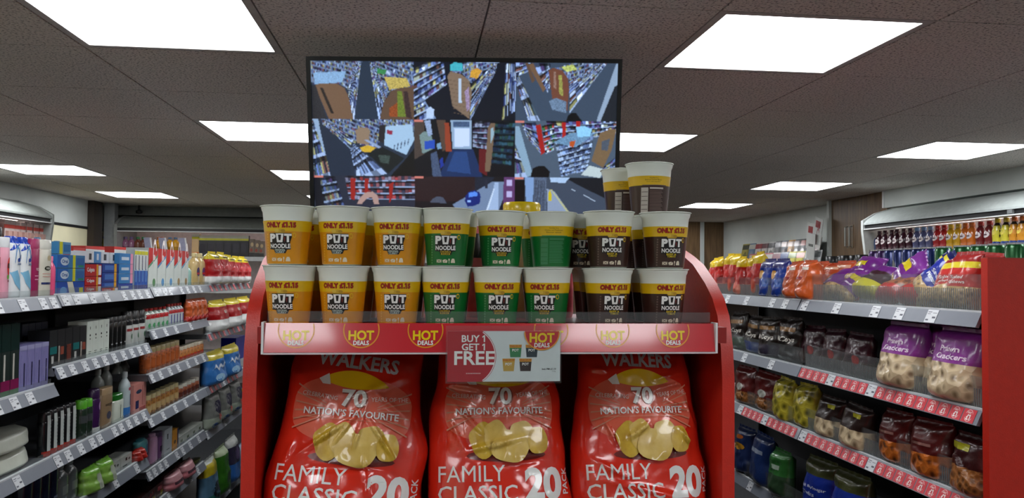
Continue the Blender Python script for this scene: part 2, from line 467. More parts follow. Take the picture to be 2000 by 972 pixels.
# ------------------------------------------------------------------ offer card on the strip
a = on_y(873, 745, 1.49); b = on_y(1094, 640, 1.49)
cw, chh = b.x-a.x, b.z-a.z
cardW = (176, 32, 44); white = (214, 222, 222)
cs = [('rect', -cw/2, cw/2, -chh/2, chh*.44, white)]
R0 = chh*.56; ccx = -cw/2+cw*.165
arc = [(ccx+R0*1.0*math.cos(t), -chh*.03+R0*math.sin(t)) for t in np.linspace(-math.asin(.84), math.asin(.84), 24)]
cs.append(('poly', [(-cw/2, -chh/2)]+arc+[(-cw/2, chh*.44)], cardW))
cs.append(('ring', ccx, -chh*.03, R0*.955, R0*.985, -.97, .97, (235, 225, 225)))
cs.append(('txt', 'BUY 1', -cw*.273, chh*.30, chh*.130, cw*.205, WHT, .02))
cs.append(('txt', 'GET 1', -cw*.273, chh*.145, chh*.130, cw*.205, WHT, .02))
cs.append(('txt', 'FREE', -cw*.262, -chh*.06, chh*.255, cw*.355, WHT, .02))
for k in range(9): cs.append(('rect', -cw*.335+cw*.0145*k, -cw*.335+cw*.0145*k+cw*.010, -chh*.356, -chh*.336, (225, 180, 180)))
cs.append(('txt', 'Incl. PM £1.19', cw*.40, -chh*.27, chh*.035, cw*.125, (30, 30, 36), .02))
cs.append(('txt', '114g', cw*.445, -chh*.315, chh*.028, cw*.03, (120, 124, 128)))
for cx, cz, col in ((.10, .07, (52, 128, 78)), (.245, .07, (38, 52, 62)), (.04, -.19, (196, 160, 72)), (.19, -.19, (54, 38, 36))):
    x, z = cx*cw, cz*chh; hw, hh = cw*.056, chh*.118
    cs.append(('poly', [(x-hw*.82, z-hh), (x+hw*.82, z-hh), (x+hw, z+hh), (x-hw, z+hh)], col))
    cs.append(('poly', [(x-hw*.95, z+hh*.5), (x+hw*.95, z+hh*.5), (x+hw, z+hh), (x-hw, z+hh)], (206, 150, 40)))
    cs.append(('txt', 'Only £1.19', x, z+hh*.74, hh*.3, hw*1.8, (170, 34, 26), .02))
    cs.append(('txt', 'POT', x, z+hh*.12, hh*.42, hw*1.05, (230, 232, 228), .03))
rr = .032
rx = cw*.335
cs.append(('poly', [(rx+rr*math.cos(t), chh*.42+rr*math.sin(t)) for t in np.linspace(PI-.06, 2*PI+.06, 22)], (196, 40, 50)))
cs += [q if q[0] != 'ring' else ('ring', *q[1:5], PI, 2*PI, q[7]) for q in roundel(rx, chh*.42, rr*1.03)]
card = link('offer_card', None, None, ((a.x+b.x)/2, 1.488, a.z+chh/2))
tag(card, 'red and white BUY 1 GET 1 FREE offer card clipped to the red shelf strip', 'sign')
link('card', MB().box(-cw/2, cw/2, 0, .0012, -chh/2, chh*.44, mat(white, .4)).mesh('card'), card)
link('card_print', print_mesh('card_print', cs, flat(0), None, .0004, lambda c: mat(c, .3, 0, .04)), card)
link('clear_holder', MB().box(-cw/2-.003, cw/2+.002, -.0045, -.003, -chh/2-.003, chh/2+.004, HOLDER).box(-cw/2-.003, cw/2+.002, .003, .0045, -chh/2-.003, chh/2+.004, HOLDER).mesh('clear_holder'), card)

# ================================================================== NOODLE CUPS
H = .1125
CUPW = mat((236, 242, 232), .35, 0, .02, 10, .1, name='white_cup_plastic')
def cr(z):   # outer radius of the cup wall at height z
    pts = [(0, .0365), (.082, .0447), (.0825, .0452), (.099, .0468), (.1035, .0490), (.1095, .0502)]
    for (z0, r0), (z1, r1) in zip(pts, pts[1:]):
        if z <= z1: return r0+(r1-r0)*max(0, z-z0)/(z1-z0)
    return pts[-1][1]
cup_body = MB().lathe([(.034, .0), (.0365, .0015)]+[(cr(z), z) for z in (.02, .04, .06, .082, .0825, .099, .1035, .1095)]+[(.0522, .1098), (.0522, .1112), (.047, .1114), (.0, .1112)], CUPW, 36).mesh('cup_body', 35)
lid_mesh = MB().lathe([(.0515, .1112), (.0515, .1119), (.0, .1122)], mat((196, 200, 192), .25, .5, .1), 36).mesh('foil_lid', 35)
def band(name, z0, z1, m, off, n=36):
    mb = MB(); zs = np.linspace(z0, z1, 5)
    v = []; f = []
    for z in zs:
        for i in range(n):
            t = 2*PI*i/n; r = cr(z)+off; v.append((r*math.cos(t), r*math.sin(t), z))
    for j in range(4):
        for i in range(n): f.append((j*n+i, j*n+(i+1) % n, (j+1)*n+(i+1) % n, (j+1)*n+i))
    return mb.add(v, f, m).mesh(name, 'all', fix=False)
def cup_surf(x, z, off):
    r = cr(z)+off; t = x/cr(z)
    return (r*math.sin(t), -r*math.cos(t), z)
def cup_spec(col, flavour, fcol, side, bandcol=(230, 188, 22)):
    RD, BK = (176, 34, 24), (26, 22, 20)
    sh = []
    # noodle swirl over the logo
    for k, (dx, dz, rx, rz) in enumerate(((0, .0622, .010, .0048), (-.006, .0640, .0045, .003), (.006, .0632, .004, .003))):
        sh.append(('ell', dx-.002, dz, rx, rz, ((198, 160, 50), (216, 182, 70), (180, 140, 36))[k]))
    sh.append(('txt', 'ONLY £1.15', -.002, .0745, .0112, .0600, (84, 18, 14), .08))
    sh.append(('txt', 'ONLY £1.15', -.002, .0745, .0102, .0585, RD, .025))
    lx = -.002
    sh.append(('poly', [(lx-.0215, .0592), (lx+.021, .0592), (lx+.0215, .0520), (lx+.0185, .0425), (lx+.0195, .0290), (lx+.013, .0282), (lx+.010, .0215), (lx-.009, .0215), (lx-.012, .0282), (lx-.0205, .0290), (lx-.0205, .0425)], BK))
    sh.append(('txt', 'P', lx-.0140, .0500, .0158, .0118, WHT, .06))
    sh.append(('poly', [(lx-.0076, .0580), (lx+.0070, .0580), (lx+.0048, .0418), (lx-.0052, .0418)], WHT))
    sh.append(('poly', [(lx-.0030, .0560), (lx+.0028, .0560), (lx+.0014, .0455), (lx-.0018, .0455)], BK))
    sh.append(('poly', [(lx+.0072, .0515), (lx+.0102, .0515), (lx+.0094, .0432), (lx+.0080, .0432)], (110, 34, 30)))
    sh.append(('txt', 'T', lx+.0145, .0500, .0158, .0130, WHT, .06))
    sh.append(('txt', 'NOODLE', lx-.0002, .0350, .0086, .0380, WHT, .035))
    ws = flavour.split('|')
    for k, s in enumerate(ws):
        sh.append(('txt', s, lx, .0276-.0042*k, .0038, .0195-.003*k, fcol, .02))
    # icons: two crossed boxes, fork, bag
    ic = (226, 214, 190)
    def dn(q): return [(x_, z_-.0035) for x_, z_ in q]
    sh.append(('rect', -.019, -.0095, .0070, .0130, ic)); sh.append(('poly', dn([(-.0185, .0109), (-.0172, .0109), (-.010, .0161), (-.0113, .0161)]), col)); sh.append(('poly', dn([(-.010, .0109), (-.0113, .0109), (-.0185, .0161), (-.0172, .0161)]), col))
    sh.append(('poly', dn([(-.0075, .015), (-.004, .0165), (-.001, .0165), (.0018, .015), (0, .0125), (.0012, .0102), (-.0065, .0102), (-.0055, .0125)]), ic)); sh.append(('poly', dn([(-.006, .011), (-.005, .011), (.0005, .0158), (-.0005, .0158)]), col))
    sh.append(('rect', .0042, .0052, .0055, .0145, ic)); sh.append(('rect', .0036, .0058, .0105, .0145, ic))
    sh.append(('poly', dn([(.008, .010), (.0165, .010), (.0158, .0152), (.0145, .0182), (.0105, .0182), (.0088, .0152)]), ic))
    # column of small print and flavour badge
    for k in range(11): sh.append(('rect', -.0315, -.0285, .005+k*.005, .008+k*.005, side))
    sh.append(('ell', .024, .0555, .0035, .0048, bandcol)); sh.append(('ell', .024, .0555, .0022, .0032, col))
    pr = print_mesh('cup_print', sh, cup_surf, .006, .0009, lambda c: mat(c, .35, 0, .05))
    return [('cup_body', cup_body), ('foil_lid', lid_mesh, 0), ('colour_sleeve', band('colour_sleeve', .002, .0635, mat(col, .3, 0, .07, 40, .2), .0005)),
            ('yellow_band', band('yellow_band', .0625, .0825, mat(bandcol, .3, 0, .05, 40, .2), .0008)), ('cup_print', pr)]
def cup_back_spec(col, ink, box, txt3=False):
    sh = []
    for k in range(3): sh.append(('txt', ('Noodles in a', 'Beef and Tomato flavour', 'sauce with vegetables')[k] if txt3 else ('Noodles in a', 'Chicken and Mushroom', 'flavour sauce')[k], 0, .0785-.0042*k, .0026, (.018, .036, .03)[k], (60, 44, 14), .0))
    sh.append(('rect', -.024, .030, .0625, .0638, ink))
    sh.append(('rect', -.026, -.011, .006, .058, box))
    for k in range(5): sh.append(('rect', -.025, -.012, .012+k*.009, .013+k*.009, col))
    sh.append(('rect', -.008, .022, .055, .0585, box))
    for k in range(14): sh.append(('rect', -.008, .021-.002*(k % 3), .010+k*.0031, .0112+k*.0031, ink))
    pr = print_mesh('cup_print', sh, cup_surf, .006, .0009, lambda c: mat(c, .35, 0, .05))
    return [('cup_body', cup_body), ('foil_lid', lid_mesh, 0), ('colour_sleeve', band('colour_sleeve', .002, .0635, mat(col, .3, 0, .07, 40, .2), .0005)),
            ('yellow_band', band('yellow_band', .0625, .0825, mat((230, 188, 22), .3, 0, .05, 40, .2), .0008)), ('cup_print', pr)]
ORANGE, GREEN, BROWN = (220, 148, 16), (16, 108, 46), (58, 34, 28)
CUPS = {'o': cup_spec(ORANGE, 'ORIGINAL|CURRY', (196, 210, 200), (232, 180, 70)), 'g': cup_spec(GREEN, 'CHICKEN &|MUSHROOM', (206, 176, 40), (90, 150, 100)),
        'b': cup_spec(BROWN, 'BEEF &|TOMATO', (214, 186, 30), (104, 84, 78)),
        'gb': cup_back_spec(GREEN, (70, 140, 96), (60, 130, 84)), 'bb': cup_back_spec(BROWN, (120, 100, 94), (196, 188, 178), True)}
CN = {'o': 'orange curry', 'g': 'green mushroom', 'b': 'brown beef', 'gb': 'green', 'bb': 'brown'}
RY = 1.605
def cup_at(kind, x, y, tier, label, turn=0., tilt=0.):
    place('noodle_cup', CUPS[kind], (x, y, SZ+H*tier), (tilt, 0, turn), label, 'noodle cup', 'noodle cups on the red end display')
def cxp(px, py, Y): return on_y(px, py, Y).x
turn0 = math.radians(-3)
top = [(562, 'o'), (669, 'o'), (776, 'o'), (872, 'g'), (978, 'g'), (1077, 'gb'), (1189, 'b'), (1299, 'b')]
bot = [(566, 'o'), (670, 'o'), (776, 'o'), (870, 'g'), (971, 'g'), (1068, 'g'), (1187, 'b'), (1294, 'b')]
cnt = {}
lx = 0
for tier, lst, rown in ((1, top, 'upper'), (0, bot, 'lower')):
    for k, (px, kind) in enumerate(lst):
        Y = RY + (0.045 if (tier == 1 and k in (4, 5)) else 0)
        x = cxp(px, 460 if tier else 570, Y)
        if kind == 'gb': lab = 'green noodle cup turned back to front, sixth in the upper front row'
        else: lab = '%s noodle cup, %s from left in the %s front row' % (CN[kind], ORD[k], rown)
        tr = turn0 + math.radians((-5, -3, -3, 2, 3, 0, 3, 7)[k] if tier else (-5, -3, 1, 2, 6, -10, 12, 14)[k])
        cup_at(kind, x, Y, tier, lab, tr)
# cups standing behind, seen in the gaps
for k, px in enumerate((566, 670, 776, 870, 971, 1068, 1187, 1294)):
    kind = 'ooogggbb'[k]
    x = cxp(px, 570, RY) + .004
    for row in (1, 2):
        for tier in (0, 1):
            if (k in (3, 4, 5) and row == 2) or (tier == 1 and k == 4): continue
            xx = x+.006*row + (.012 if k == 3 and tier else 0) + (-.045 if k == 6 and tier else 0)
            yy = RY+.107*row + (.045 if tier == 1 and k == 5 else 0)
            cup_at(kind, xx, yy, tier, '%s noodle cup in the %s row, %s from left, %s tier' % (CN[kind], ('second', 'third')[row-1], ORD[k], ('lower', 'upper')[tier]), turn0)
x3 = cxp(1253, 370, RY+.16)
cup_at('bb', x3+.002, RY+.107, 2, 'brown noodle cup turned back to front on top of the right stack', turn0)
x4 = cxp(1222, 380, RY+.214)
cup_at('bb', x4-.006, RY+.214, 2, 'brown noodle cup partly hidden behind the topmost brown cup', turn0)

# tub with a yellow lid and pink drink bottles standing behind the green cups
tub = [('tub_body', MB().lathe([(.036, 0), (.040, .01), (.041, .22), (.039, .233)], mat((236, 214, 170), .3, 0, .1), 28).mesh('tub_body', 35)),
       ('yellow_lid', MB().lathe([(.0425, .230), (.044, .234), (.044, .258), (.041, .264), (0, .265)], mat((232, 200, 24), .25, 0, .05, 20, .3), 28).mesh('yellow_lid', 35))]
YB = 1.885
place('noodle_tub', tub, (cxp(1019, 405, YB), YB, SZ), 0, 'tall pale tub with a yellow lid behind the green cups', 'tub')
bt = [('bottle_body', MB().lathe([(.03, 0), (.033, .01), (.033, .165), (.027, .19), (.014, .20), (.013, .21)], mat((206, 110, 122), .25, 0, .15), 20).mesh('bottle_body', 35)),
      ('black_label', MB().lathe([(.0335, .135), (.0335, .166), (.0277, .1905)], mat((28, 24, 34), .3), 20).mesh('black_label', 35)),
      ('white_cap', MB().lathe([(.016, .208), (.016, .226), (0, .227)], mat((236, 236, 240), .3), 20).mesh('white_cap', 35))]
place('drink_bottle', bt, (cxp(928, 480, YB), YB, SZ), 0, 'pink drink bottle seen between the fourth and fifth upper cups', 'bottle', 'pink bottles behind the cups')
place('drink_bottle', bt, (cxp(1022, 480, YB)+.085, YB, SZ), 0, 'pink drink bottle seen between the fifth and sixth upper cups', 'bottle', 'pink bottles behind the cups')

# ------------------------------------------------------------------ unseen aisle shelving behind the end display, added to block cross light
mid = link('light_block_shelving', None, None, (.15, 4.5, 0)); tag(mid, 'unseen dark aisle shelving added behind the red end display to block light', 'shelving')
DM = mat((40, 40, 43), .5)
link('core_panel', MB().box(-.02, .02, -2.43, 2.7, 0, 1.46, DM).mesh('core_panel'), mid)
for sd in (-1, 1):
    for z in (.15, .5, .85, 1.15, 1.43):
        link('shelf', MB().box(min(sd*.02, sd*.42), max(sd*.02, sd*.42), -2.43, 2.7, z-.025, z, DM).mesh('shelf'), mid)

# ================================================================== BIG CRISP MULTIPACKS
class Bag:
    """A soft pillow bag: front surface as a function of (x, z); base at z = 0, front towards -y."""
    def __init__(s, w, h, t, seed, creases=(), lumps=.006, edge=.012, topw=.86, botw=1.0, topt=.35, fine=1.):
        s.w, s.h, s.t, s.seed, s.creases, s.lumps, s.edge, s.topw, s.botw, s.topt, s.fine = w, h, t, seed, creases, lumps, edge, topw, botw, topt, fine
    def half(s, z, side):
        v = min(max(z/s.h, 0), 1)
        base = s.w/2*(s.botw+(s.topw-s.botw)*v**1.5)
        base *= 1-.10*math.exp(-((v-0)/.05)**2)
        return base + s.edge*mnoise.noise(Vector((s.seed*3.1+side*7.7, v*5, .3)))
    def depth(s, x, z):
        v = min(max(z/s.h, 0), 1)
        hw = s.half(z, 1 if x > 0 else -1)
        u = min(abs(x)/hw, 1)
        body = (1-u**2.6)**.55 if u < 1 else 0
        vert = (1-s.topt)*(1-v)**.75+s.topt if v < .999 else s.topt*.2
        vert *= 1-math.exp(-v/.05)*.75
        if v > .9: vert *= 1-.8*((v-.9)/.1)**1.5
        d = s.t*body*vert
        k = min(1, body*1.3)
        p = Vector((x*14, z*14, s.seed*5.3)); p2 = Vector((x*34, z*26, s.seed*2.3))
        d += k*s.lumps*(mnoise.noise(p)*1.2 + s.fine*.55*(1-2*abs(mnoise.noise(p2))))
        for (x0, z0, x1, z1, amp, wd) in s.creases:
            amp *= 1.15; wd *= .85
            dx, dz = x1-x0, z1-z0; L2 = dx*dx+dz*dz
            tt = min(max(((x-x0)*dx+(z-z0)*dz)/L2, 0), 1)
            dd = math.hypot(x-x0-tt*dx, z-z0-tt*dz)
            d += k*amp*math.exp(-(dd/wd)**2)*math.sin(PI*min(1, max(.05, tt*1.05)))
        return d
    def surf(s, x, z, off):
        e = .002
        d = s.depth(x, z)
        nx = (s.depth(x+e, z)-s.depth(x-e, z))/(2*e); nz = (s.depth(x, z+e)-s.depth(x, z-e))/(2*e)
        l = math.sqrt(1+nx*nx+nz*nz)
        return (x-nx/l*off*-1*-1, -d-off/l, z-nz/l*off*-1*-1) if False else (x+0*nx, -d-off*min(l, 2.5), z)
    def mesh(s, name, m, nx=64, nz=84, back=.5, bands=None):
        mb = MB(); v = []; f = []
        for side in (0, 1):
            for j in range(nz+1):
                z = s.h*j/nz
                for i in range(nx+1):
                    a = -1+2*i/nx
                    a = math.copysign(1-(1-abs(a))**1.5, a)
                    hw = s.half(z, 1 if a > 0 else -1); x = a*hw
                    if side == 0: v.append((x, -s.depth(x, z), z))
                    else:
                        u = abs(a); bd = (1-u**2.6)**.55 if u < 1 else 0
                        v.append((x, s.t*back*bd*(1 if z < s.h*.9 else max(.2, 1-(z/s.h-.9)/.1*.8)), z))
        N = (nx+1)*(nz+1)
        for j in range(nz):
            for i in range(nx):
                q = j*(nx+1)+i
                f.append((q, q+1, q+nx+2, q+nx+1)); f.append((q+N, q+N+nx+1, q+N+nx+2, q+N+1))
        for i in range(nx):
            f.append((i, i+N, i+1+N, i+1)); q = nz*(nx+1)+i; f.append((q, q+1, q+1+N, q+N))
        if bands is None: mb.add(v, f, m)
        else:
            mb.v = v
            for q in f:
                z = sum(v[a][2] for a in q)/4/s.h; c = m
                for z0, z1, bm_ in bands:
                    if z0 <= z < z1: c = bm_
                mb.f.append(q); mb.m.append(mb.mi(c))
        return mb.mesh(name, 'all', weld=True)

CRISP_RED = mat((214, 44, 24), .22, 0, .10, 14, .6, .18, 20, name='red_crisp_bag_film')
CRISP_MID = mat((222, 100, 76), .22, 0, .08, 14, .6, .18, 20, name='light_red_crisp_bag_print')
def ink(c): return mat(c, .26, 0, .06, 25, .5)
M_CHIP = two_tone('printed_crisps', (176, 134, 28), (214, 178, 60), 38, .28, 'NOISE', .3, .7, None, .5)
M_CHIP2 = two_tone('printed_crisps_light', (196, 158, 62), (226, 196, 110), 30, .28, 'NOISE', .3, .7, None, .5)
def crisp_print(seed):
    W = (226, 226, 222); P = (206, 136, 108)
    s = []
    n = 44
    s.append(('poly', [(.118*math.cos(2*PI*i/n), .246+.066*math.copysign(abs(math.sin(2*PI*i/n))**.6, math.sin(2*PI*i/n))) for i in range(n)], CRISP_MID))
    for k in range(6):
        for sg in (-1, 1):
            y0 = .286-.017*k; s.append(('poly', [(sg*.114, y0+.006), (sg*.050, .256-.0045*k), (sg*.050, .2546-.0045*k), (sg*.114, y0+.003)], P))
    s.append(('txt', 'WALKERS', 0, .342, .030, .165, (196, 196, 196), .03, -.05))
    sw = [(-.068+.136*t, .302+.024*math.sin(PI*t)**.8-.006*t) for t in np.linspace(0, 1, 18)] + [(.068-.136*t, .296-.012*math.sin(PI*t)**.8+.006*t) for t in np.linspace(0, 1, 18)]
    s.append(('poly', sw, (226, 178, 16)))
    s.append(('poly', [(-.073, .303), (-.054, .314), (-.048, .292), (-.064, .293)], (222, 214, 204)))
    s.append(('txt', '70', .004, .268, .036, .052, (150, 70, 56), .06))
    s.append(('txt', '70', .002, .269, .034, .050, (228, 224, 216), .03))
    s.append(('txt', 'CELEBRATING', -.066, .270, .0085, .072, (224, 190, 176), .01, -.10))
    s.append(('txt', 'YEARS OF THE', .072, .273, .0085, .072, (224, 190, 176), .01, .10))
    s.append(('txt', 'NATION\u2019S FAVOURITE', .0, .240, .0135, .188, W, .02))
    s.append(('rect', -.10, .10, .2275, .2285, P))
    def chip(cx, cz, rx, rz, m, k):
        return ('poly', [(cx+rx*math.cos(2*PI*i/26)*(1+.07*math.sin(3*2*PI*i/26+k)+.04*math.sin(5*2*PI*i/26+2*k)), cz+rz*math.sin(2*PI*i/26)*(1+.06*math.cos(4*2*PI*i/26+k))) for i in range(26)], m)
    s.append(('ell', .012, .155, .085, .012, (110, 22, 14)))
    for k, (cx, cz, rx, rz, m) in enumerate(((-.036, .184, .030, .034, M_CHIP), (-.010, .192, .026, .030, M_CHIP2), (.046, .190, .030, .030, M_CHIP2), (.080, .182, .022, .027, M_CHIP), (.020, .172, .040, .032, M_CHIP2))):
        s.append(chip(cx, cz, rx, rz, m, k))
    s.append(('txt', 'FAMILY', -.062, .122, .030, .140, W, .0))
    s.append(('txt', 'CLASSIC', -.050, .085, .030, .166, W, .008))
    s.append(('txt', '20', .090, .100, .062, .082, W, .045))
    s.append(('txt', 'PACK', .140, .104, .013, .050, W, .02, PI/2))
    return s
LEAN = math.radians(13)
def crisp_bag(px, seed, label, creases, roll=0., yoff=0., extra=(), w=.328):
    b = Bag(w, .385, .105, seed, creases, .0065, topw=.76, topt=.48, fine=.3)
    body = b.mesh('bag_film', CRISP_RED)
    def clipped(x, z, off):
        hl = b.half(z, -1 if x < 0 else 1)*.985
        return b.surf(max(-hl, min(hl, x*w/.328)), z, off)
    pr = print_mesh('bag_print', crisp_print(seed)+list(extra), clipped, .0055, .0008, ink, 'all', .0011)
    seal = MB()
    n = 60; v = []; f = []
    for i in range(n+1):
        x = -w/2*.70+w*.70*i/n; yy = .004*math.sin(i*1.9)+.003*mnoise.noise(Vector((i*.3, seed, 0)))
        v += [(x, -.006+yy, .381), (x, -.004+yy*1.6, .402)]
    for i in range(n): f.append((2*i, 2*i+2, 2*i+3, 2*i+1))
    seal.add(v, f, CRISP_RED)
    x = cxp(px, 850, 1.60)
    place('crisp_multipack', [('bag_film', body), ('bag_print', pr), ('top_seal', seal.mesh('top_seal', 'all', fix=False), 0)], (x, 1.632+yoff, 1.080), (-LEAN, roll, turn0*.6), label, 'crisp bag', 'large red crisp multipacks')
cr1 = [(-0.100, 0.150, 0.030, 0.250, 0.0060, 0.0040), (0.030, 0.275, 0.012, 0.160, 0.0060, 0.0040), (0.030, 0.275, -0.030, 0.170, 0.0050, 0.0035), (0.020, 0.250, 0.100, 0.150, 0.0050, 0.0040), (-0.100, 0.130, 0.100, 0.145, -0.0040, 0.0060), (0.035, 0.160, 0.060, 0.080, 0.0050, 0.0040), (0.030, 0.290, 0.110, 0.240, 0.0060, 0.0060), (0.000, 0.270, 0.110, 0.330, 0.0060, 0.0080), (-0.120, 0.130, -0.100, 0.190, 0.0060, 0.0060)]
cr2 = [(-0.100, 0.230, -0.060, 0.150, 0.0060, 0.0040), (-0.080, 0.160, 0.060, 0.190, 0.0060, 0.0050), (0.000, 0.300, -0.015, 0.230, 0.0050, 0.0030), (0.020, 0.260, 0.110, 0.320, 0.0060, 0.0040), (0.050, 0.240, 0.120, 0.230, 0.0050, 0.0040), (-0.110, 0.300, -0.020, 0.280, 0.0050, 0.0050), (-0.120, 0.330, 0.000, 0.290, 0.0050, 0.0060), (0.000, 0.130, 0.100, 0.150, -0.0040, 0.0060), (-0.100, 0.270, -0.030, 0.190, 0.0050, 0.0040)]
cr3 = [(-0.080, 0.230, -0.050, 0.160, 0.0060, 0.0040), (0.030, 0.300, 0.120, 0.320, 0.0060, 0.0040), (0.030, 0.280, 0.120, 0.300, 0.0060, 0.0040), (0.050, 0.260, 0.110, 0.230, 0.0060, 0.0040), (-0.100, 0.330, -0.060, 0.320, 0.0060, 0.0040), (-0.110, 0.150, -0.020, 0.100, 0.0060, 0.0050), (-0.040, 0.180, 0.020, 0.220, 0.0060, 0.0050), (0.090, 0.270, 0.120, 0.190, 0.0060, 0.0050), (-0.100, 0.110, 0.100, 0.060, 0.0060, 0.0060), (0.070, 0.200, 0.100, 0.160, 0.0060, 0.0040)]
purple = [('poly', [(-.03, .058), (.02, .062), (.13, .068), (.14, .03), (-.01, .02)], (112, 30, 116)), ('poly', [(-.135, .075), (-.075, .060), (-.060, .030), (-.13, .030)], (30, 38, 130)), ('txt', '& ONION', -.100, .058, .006, .035, WHT, .01, -.15)]
blue = [('poly', [(-.125, .070), (-.06, .062), (-.05, .03), (-.12, .03)], (28, 40, 140)), ('poly', [(-.04, .060), (.03, .052), (.10, .060), (.11, .02), (-.04, .02)], (186, 30, 24)), ('txt', 'Ready', .0, .050, .007, .03, WHT, .01)]
crisp_bag(660, 1.0, 'large red crisp multipack at the left under the noodle cups', cr1, math.radians(5.5), .0, (), .318)
crisp_bag(982, 2.0, 'large red crisp multipack in the middle under the offer card', cr2, math.radians(-1), .006, purple, .300)
crisp_bag(1262, 3.0, 'large red crisp multipack at the right under the noodle cups', cr3, math.radians(-1), .0, blue, .288)

# ================================================================== SCREEN
SW, SHH = 1.5*316, 0
NX, NY = 444, 249
img = np.zeros((NY, NX, 3))
yy, xx = np.mgrid[0:NY, 0:NX]
rs_ = np.random.RandomState(5)
TAB = rs_.randint(0, 997, (211, 211)); TAB2 = rs_.rand(211, 211)
def poly_mask(pts):
    inside = np.zeros((NY, NX), bool); n = len(pts)
    for i in range(n):
        (x0, y0), (x1, y1) = pts[i], pts[(i+1) % n]
        if y0 == y1: continue
        c = ((yy+.5 > y0) != (yy+.5 > y1)) & (xx+.5 < (x1-x0)*(yy+.5-y0)/(y1-y0)+x0)
        inside ^= c
    return inside
def fill(cell, pts, c, noise_=0., pal=None, grid=None, dirn=0.):
    """pts in 0..1 of one camera picture; pal = goods colours speckled over it; grid = cell size in pixels."""
    cx, cy = cell % 3, cell//3
    w0, h0 = NX/3, NY/3
    P = [((cx+x)*w0, (cy+y)*h0) for x, y in pts]
    m = poly_mask(P) & (xx >= cx*w0) & (xx < (cx+1)*w0) & (yy >= cy*h0) & (yy < (cy+1)*h0)
    col = np.array(lin(c))*np.ones((NY, NX, 3))
    if pal is not None:
        g = grid or (3, 4)
        t = yy-dirn*1.3*xx+500
        u = (xx+((t//(g[1]*2)).astype(int)*5)).astype(int)//g[0]
        h = TAB[u % 211, (t//(g[1]*2)).astype(int) % 211]
        h2 = TAB2[xx//2 % 211, yy//2 % 211]
        pa = np.array([lin(k) for k in pal])
        col = pa[h % len(pal)]*(.25+.9*h2)[..., None]
        row = (t.astype(int) % (g[1]*2)) < 2
        col[row] = np.array(lin((150, 165, 190)))*(.35+.4*h2[row])[..., None]
    if noise_: col = col*(1+noise_*(rs_.rand(NY, NX, 1)-.5))
    img[m] = col[m]
G = [(150, 165, 200), (90, 105, 150), (50, 60, 100), (150, 150, 130), (120, 80, 70), (205, 212, 228), (70, 85, 90), (110, 125, 165), (40, 42, 58), (170, 160, 100), (90, 66, 110), (30, 34, 46)]
def shelf(cell, quad, nu, nv, pal=None, br=1., strip=(170, 182, 205)):
    """a shelf face seen in perspective: quad = near-top, far-top, far-bottom, near-bottom in 0..1 of the camera picture"""
    pal = pal or G
    cx, cy = cell % 3, cell//3; w0, h0 = NX/3, NY/3
    P = [((cx+x)*w0, (cy+y)*h0) for x, y in quad]
    uv = [(0, 0), (1, 0), (1, 1), (0, 1)]
    A = []; B = []
    for (x, y), (u, v) in zip(P, uv):
        A += [[x, y, 1, 0, 0, 0, -u*x, -u*y], [0, 0, 0, x, y, 1, -v*x, -v*y]]; B += [u, v]
    h = np.linalg.solve(np.array(A), np.array(B))
    den = h[6]*xx+h[7]*yy+1
    u = (h[0]*xx+h[1]*yy+h[2])/den; v = (h[3]*xx+h[4]*yy+h[5])/den
    qx, qy = np.mean([p[0] for p in P]), np.mean([p[1] for p in P]); sg = np.sign(h[6]*qx+h[7]*qy+1)
    m = (u >= 0) & (u < 1) & (v >= 0) & (v < 1) & (den*sg > 0) & (xx >= cx*w0) & (xx < (cx+1)*w0) & (yy >= cy*h0) & (yy < (cy+1)*h0)
    ui = np.floor(np.clip(u, 0, 1)*nu).astype(int); vi = np.floor(np.clip(v, 0, 1)*nv).astype(int); fv = np.clip(v, 0, 1)*nv-vi; fu = np.clip(u, 0, 1)*nu-ui
    hh = TAB[(ui+cell*17) % 211, (vi*7+cell*29) % 211]
    pa = np.array([lin(k) for k in pal])
    col = pa[hh % len(pal)]*(.6+1.1*TAB2[(ui*3+cell) % 211, (vi*5) % 211])[..., None]*br
    col = col*np.where(fv < .22+.2*TAB2[(ui+9) % 211, vi % 211], .12, 1.)[..., None]*np.where(fu > .85, .45, 1.)[..., None]
    sm = fv > .80
    st = np.array(lin(strip))*br
    col[sm] = st*np.where(TAB[(ui[sm]*2) % 211, vi[sm] % 211] % 3 == 0, .35, 1.)[..., None]
    img[m] = col[m]
FL, WD, WD2, DK, BLK = (38, 48, 60), (118, 84, 58), (98, 70, 50), (18, 20, 28), (6, 7, 10)
full = [(0, 0), (1, 0), (1, 1), (0, 1)]
# 1: two gondola ends seen from above
fill(0, full, FL, .2); fill(0, [(0, 0), (.5, 0), (.36, .3), (0, .3)], (90, 100, 120), .8)
shelf(0, [(.345, .46), (.44, -.02), (.485, -.02), (.40, 1.08)], 16, 7); fill(0, [(0, 0), (.44, 0), (.345, .46), (.26, .38), (.0, .4)], G[0], .6, G, (2, 3), .2); fill(0, [(.02, .2), (.34, .17), (.3, .36), (.03, .4)], (140, 168, 190), .5)
shelf(0, [(.61, -.02), (.74, .54), (.655, 1.1), (.565, -.02)], 16, 7); fill(0, [(.61, 0), (1, 0), (1, .44), (.8, .48), (.74, .54)], G[0], .6, G, (2, 3), .3); fill(0, [(.71, .26), (.93, .28), (.97, .42), (.76, .48)], (196, 164, 80), .9); fill(0, [(.64, .12), (.74, .14), (.72, .22), (.64, .2)], (60, 130, 70), .6)
fill(0, [(.03, .42), (.08, .38), (.24, .38), (.32, .46), (.36, .62), (.40, 1), (.16, 1)], WD, .12); fill(0, [(0, .42), (.04, .42), (.14, 1), (0, 1)], (44, 40, 40), .8)
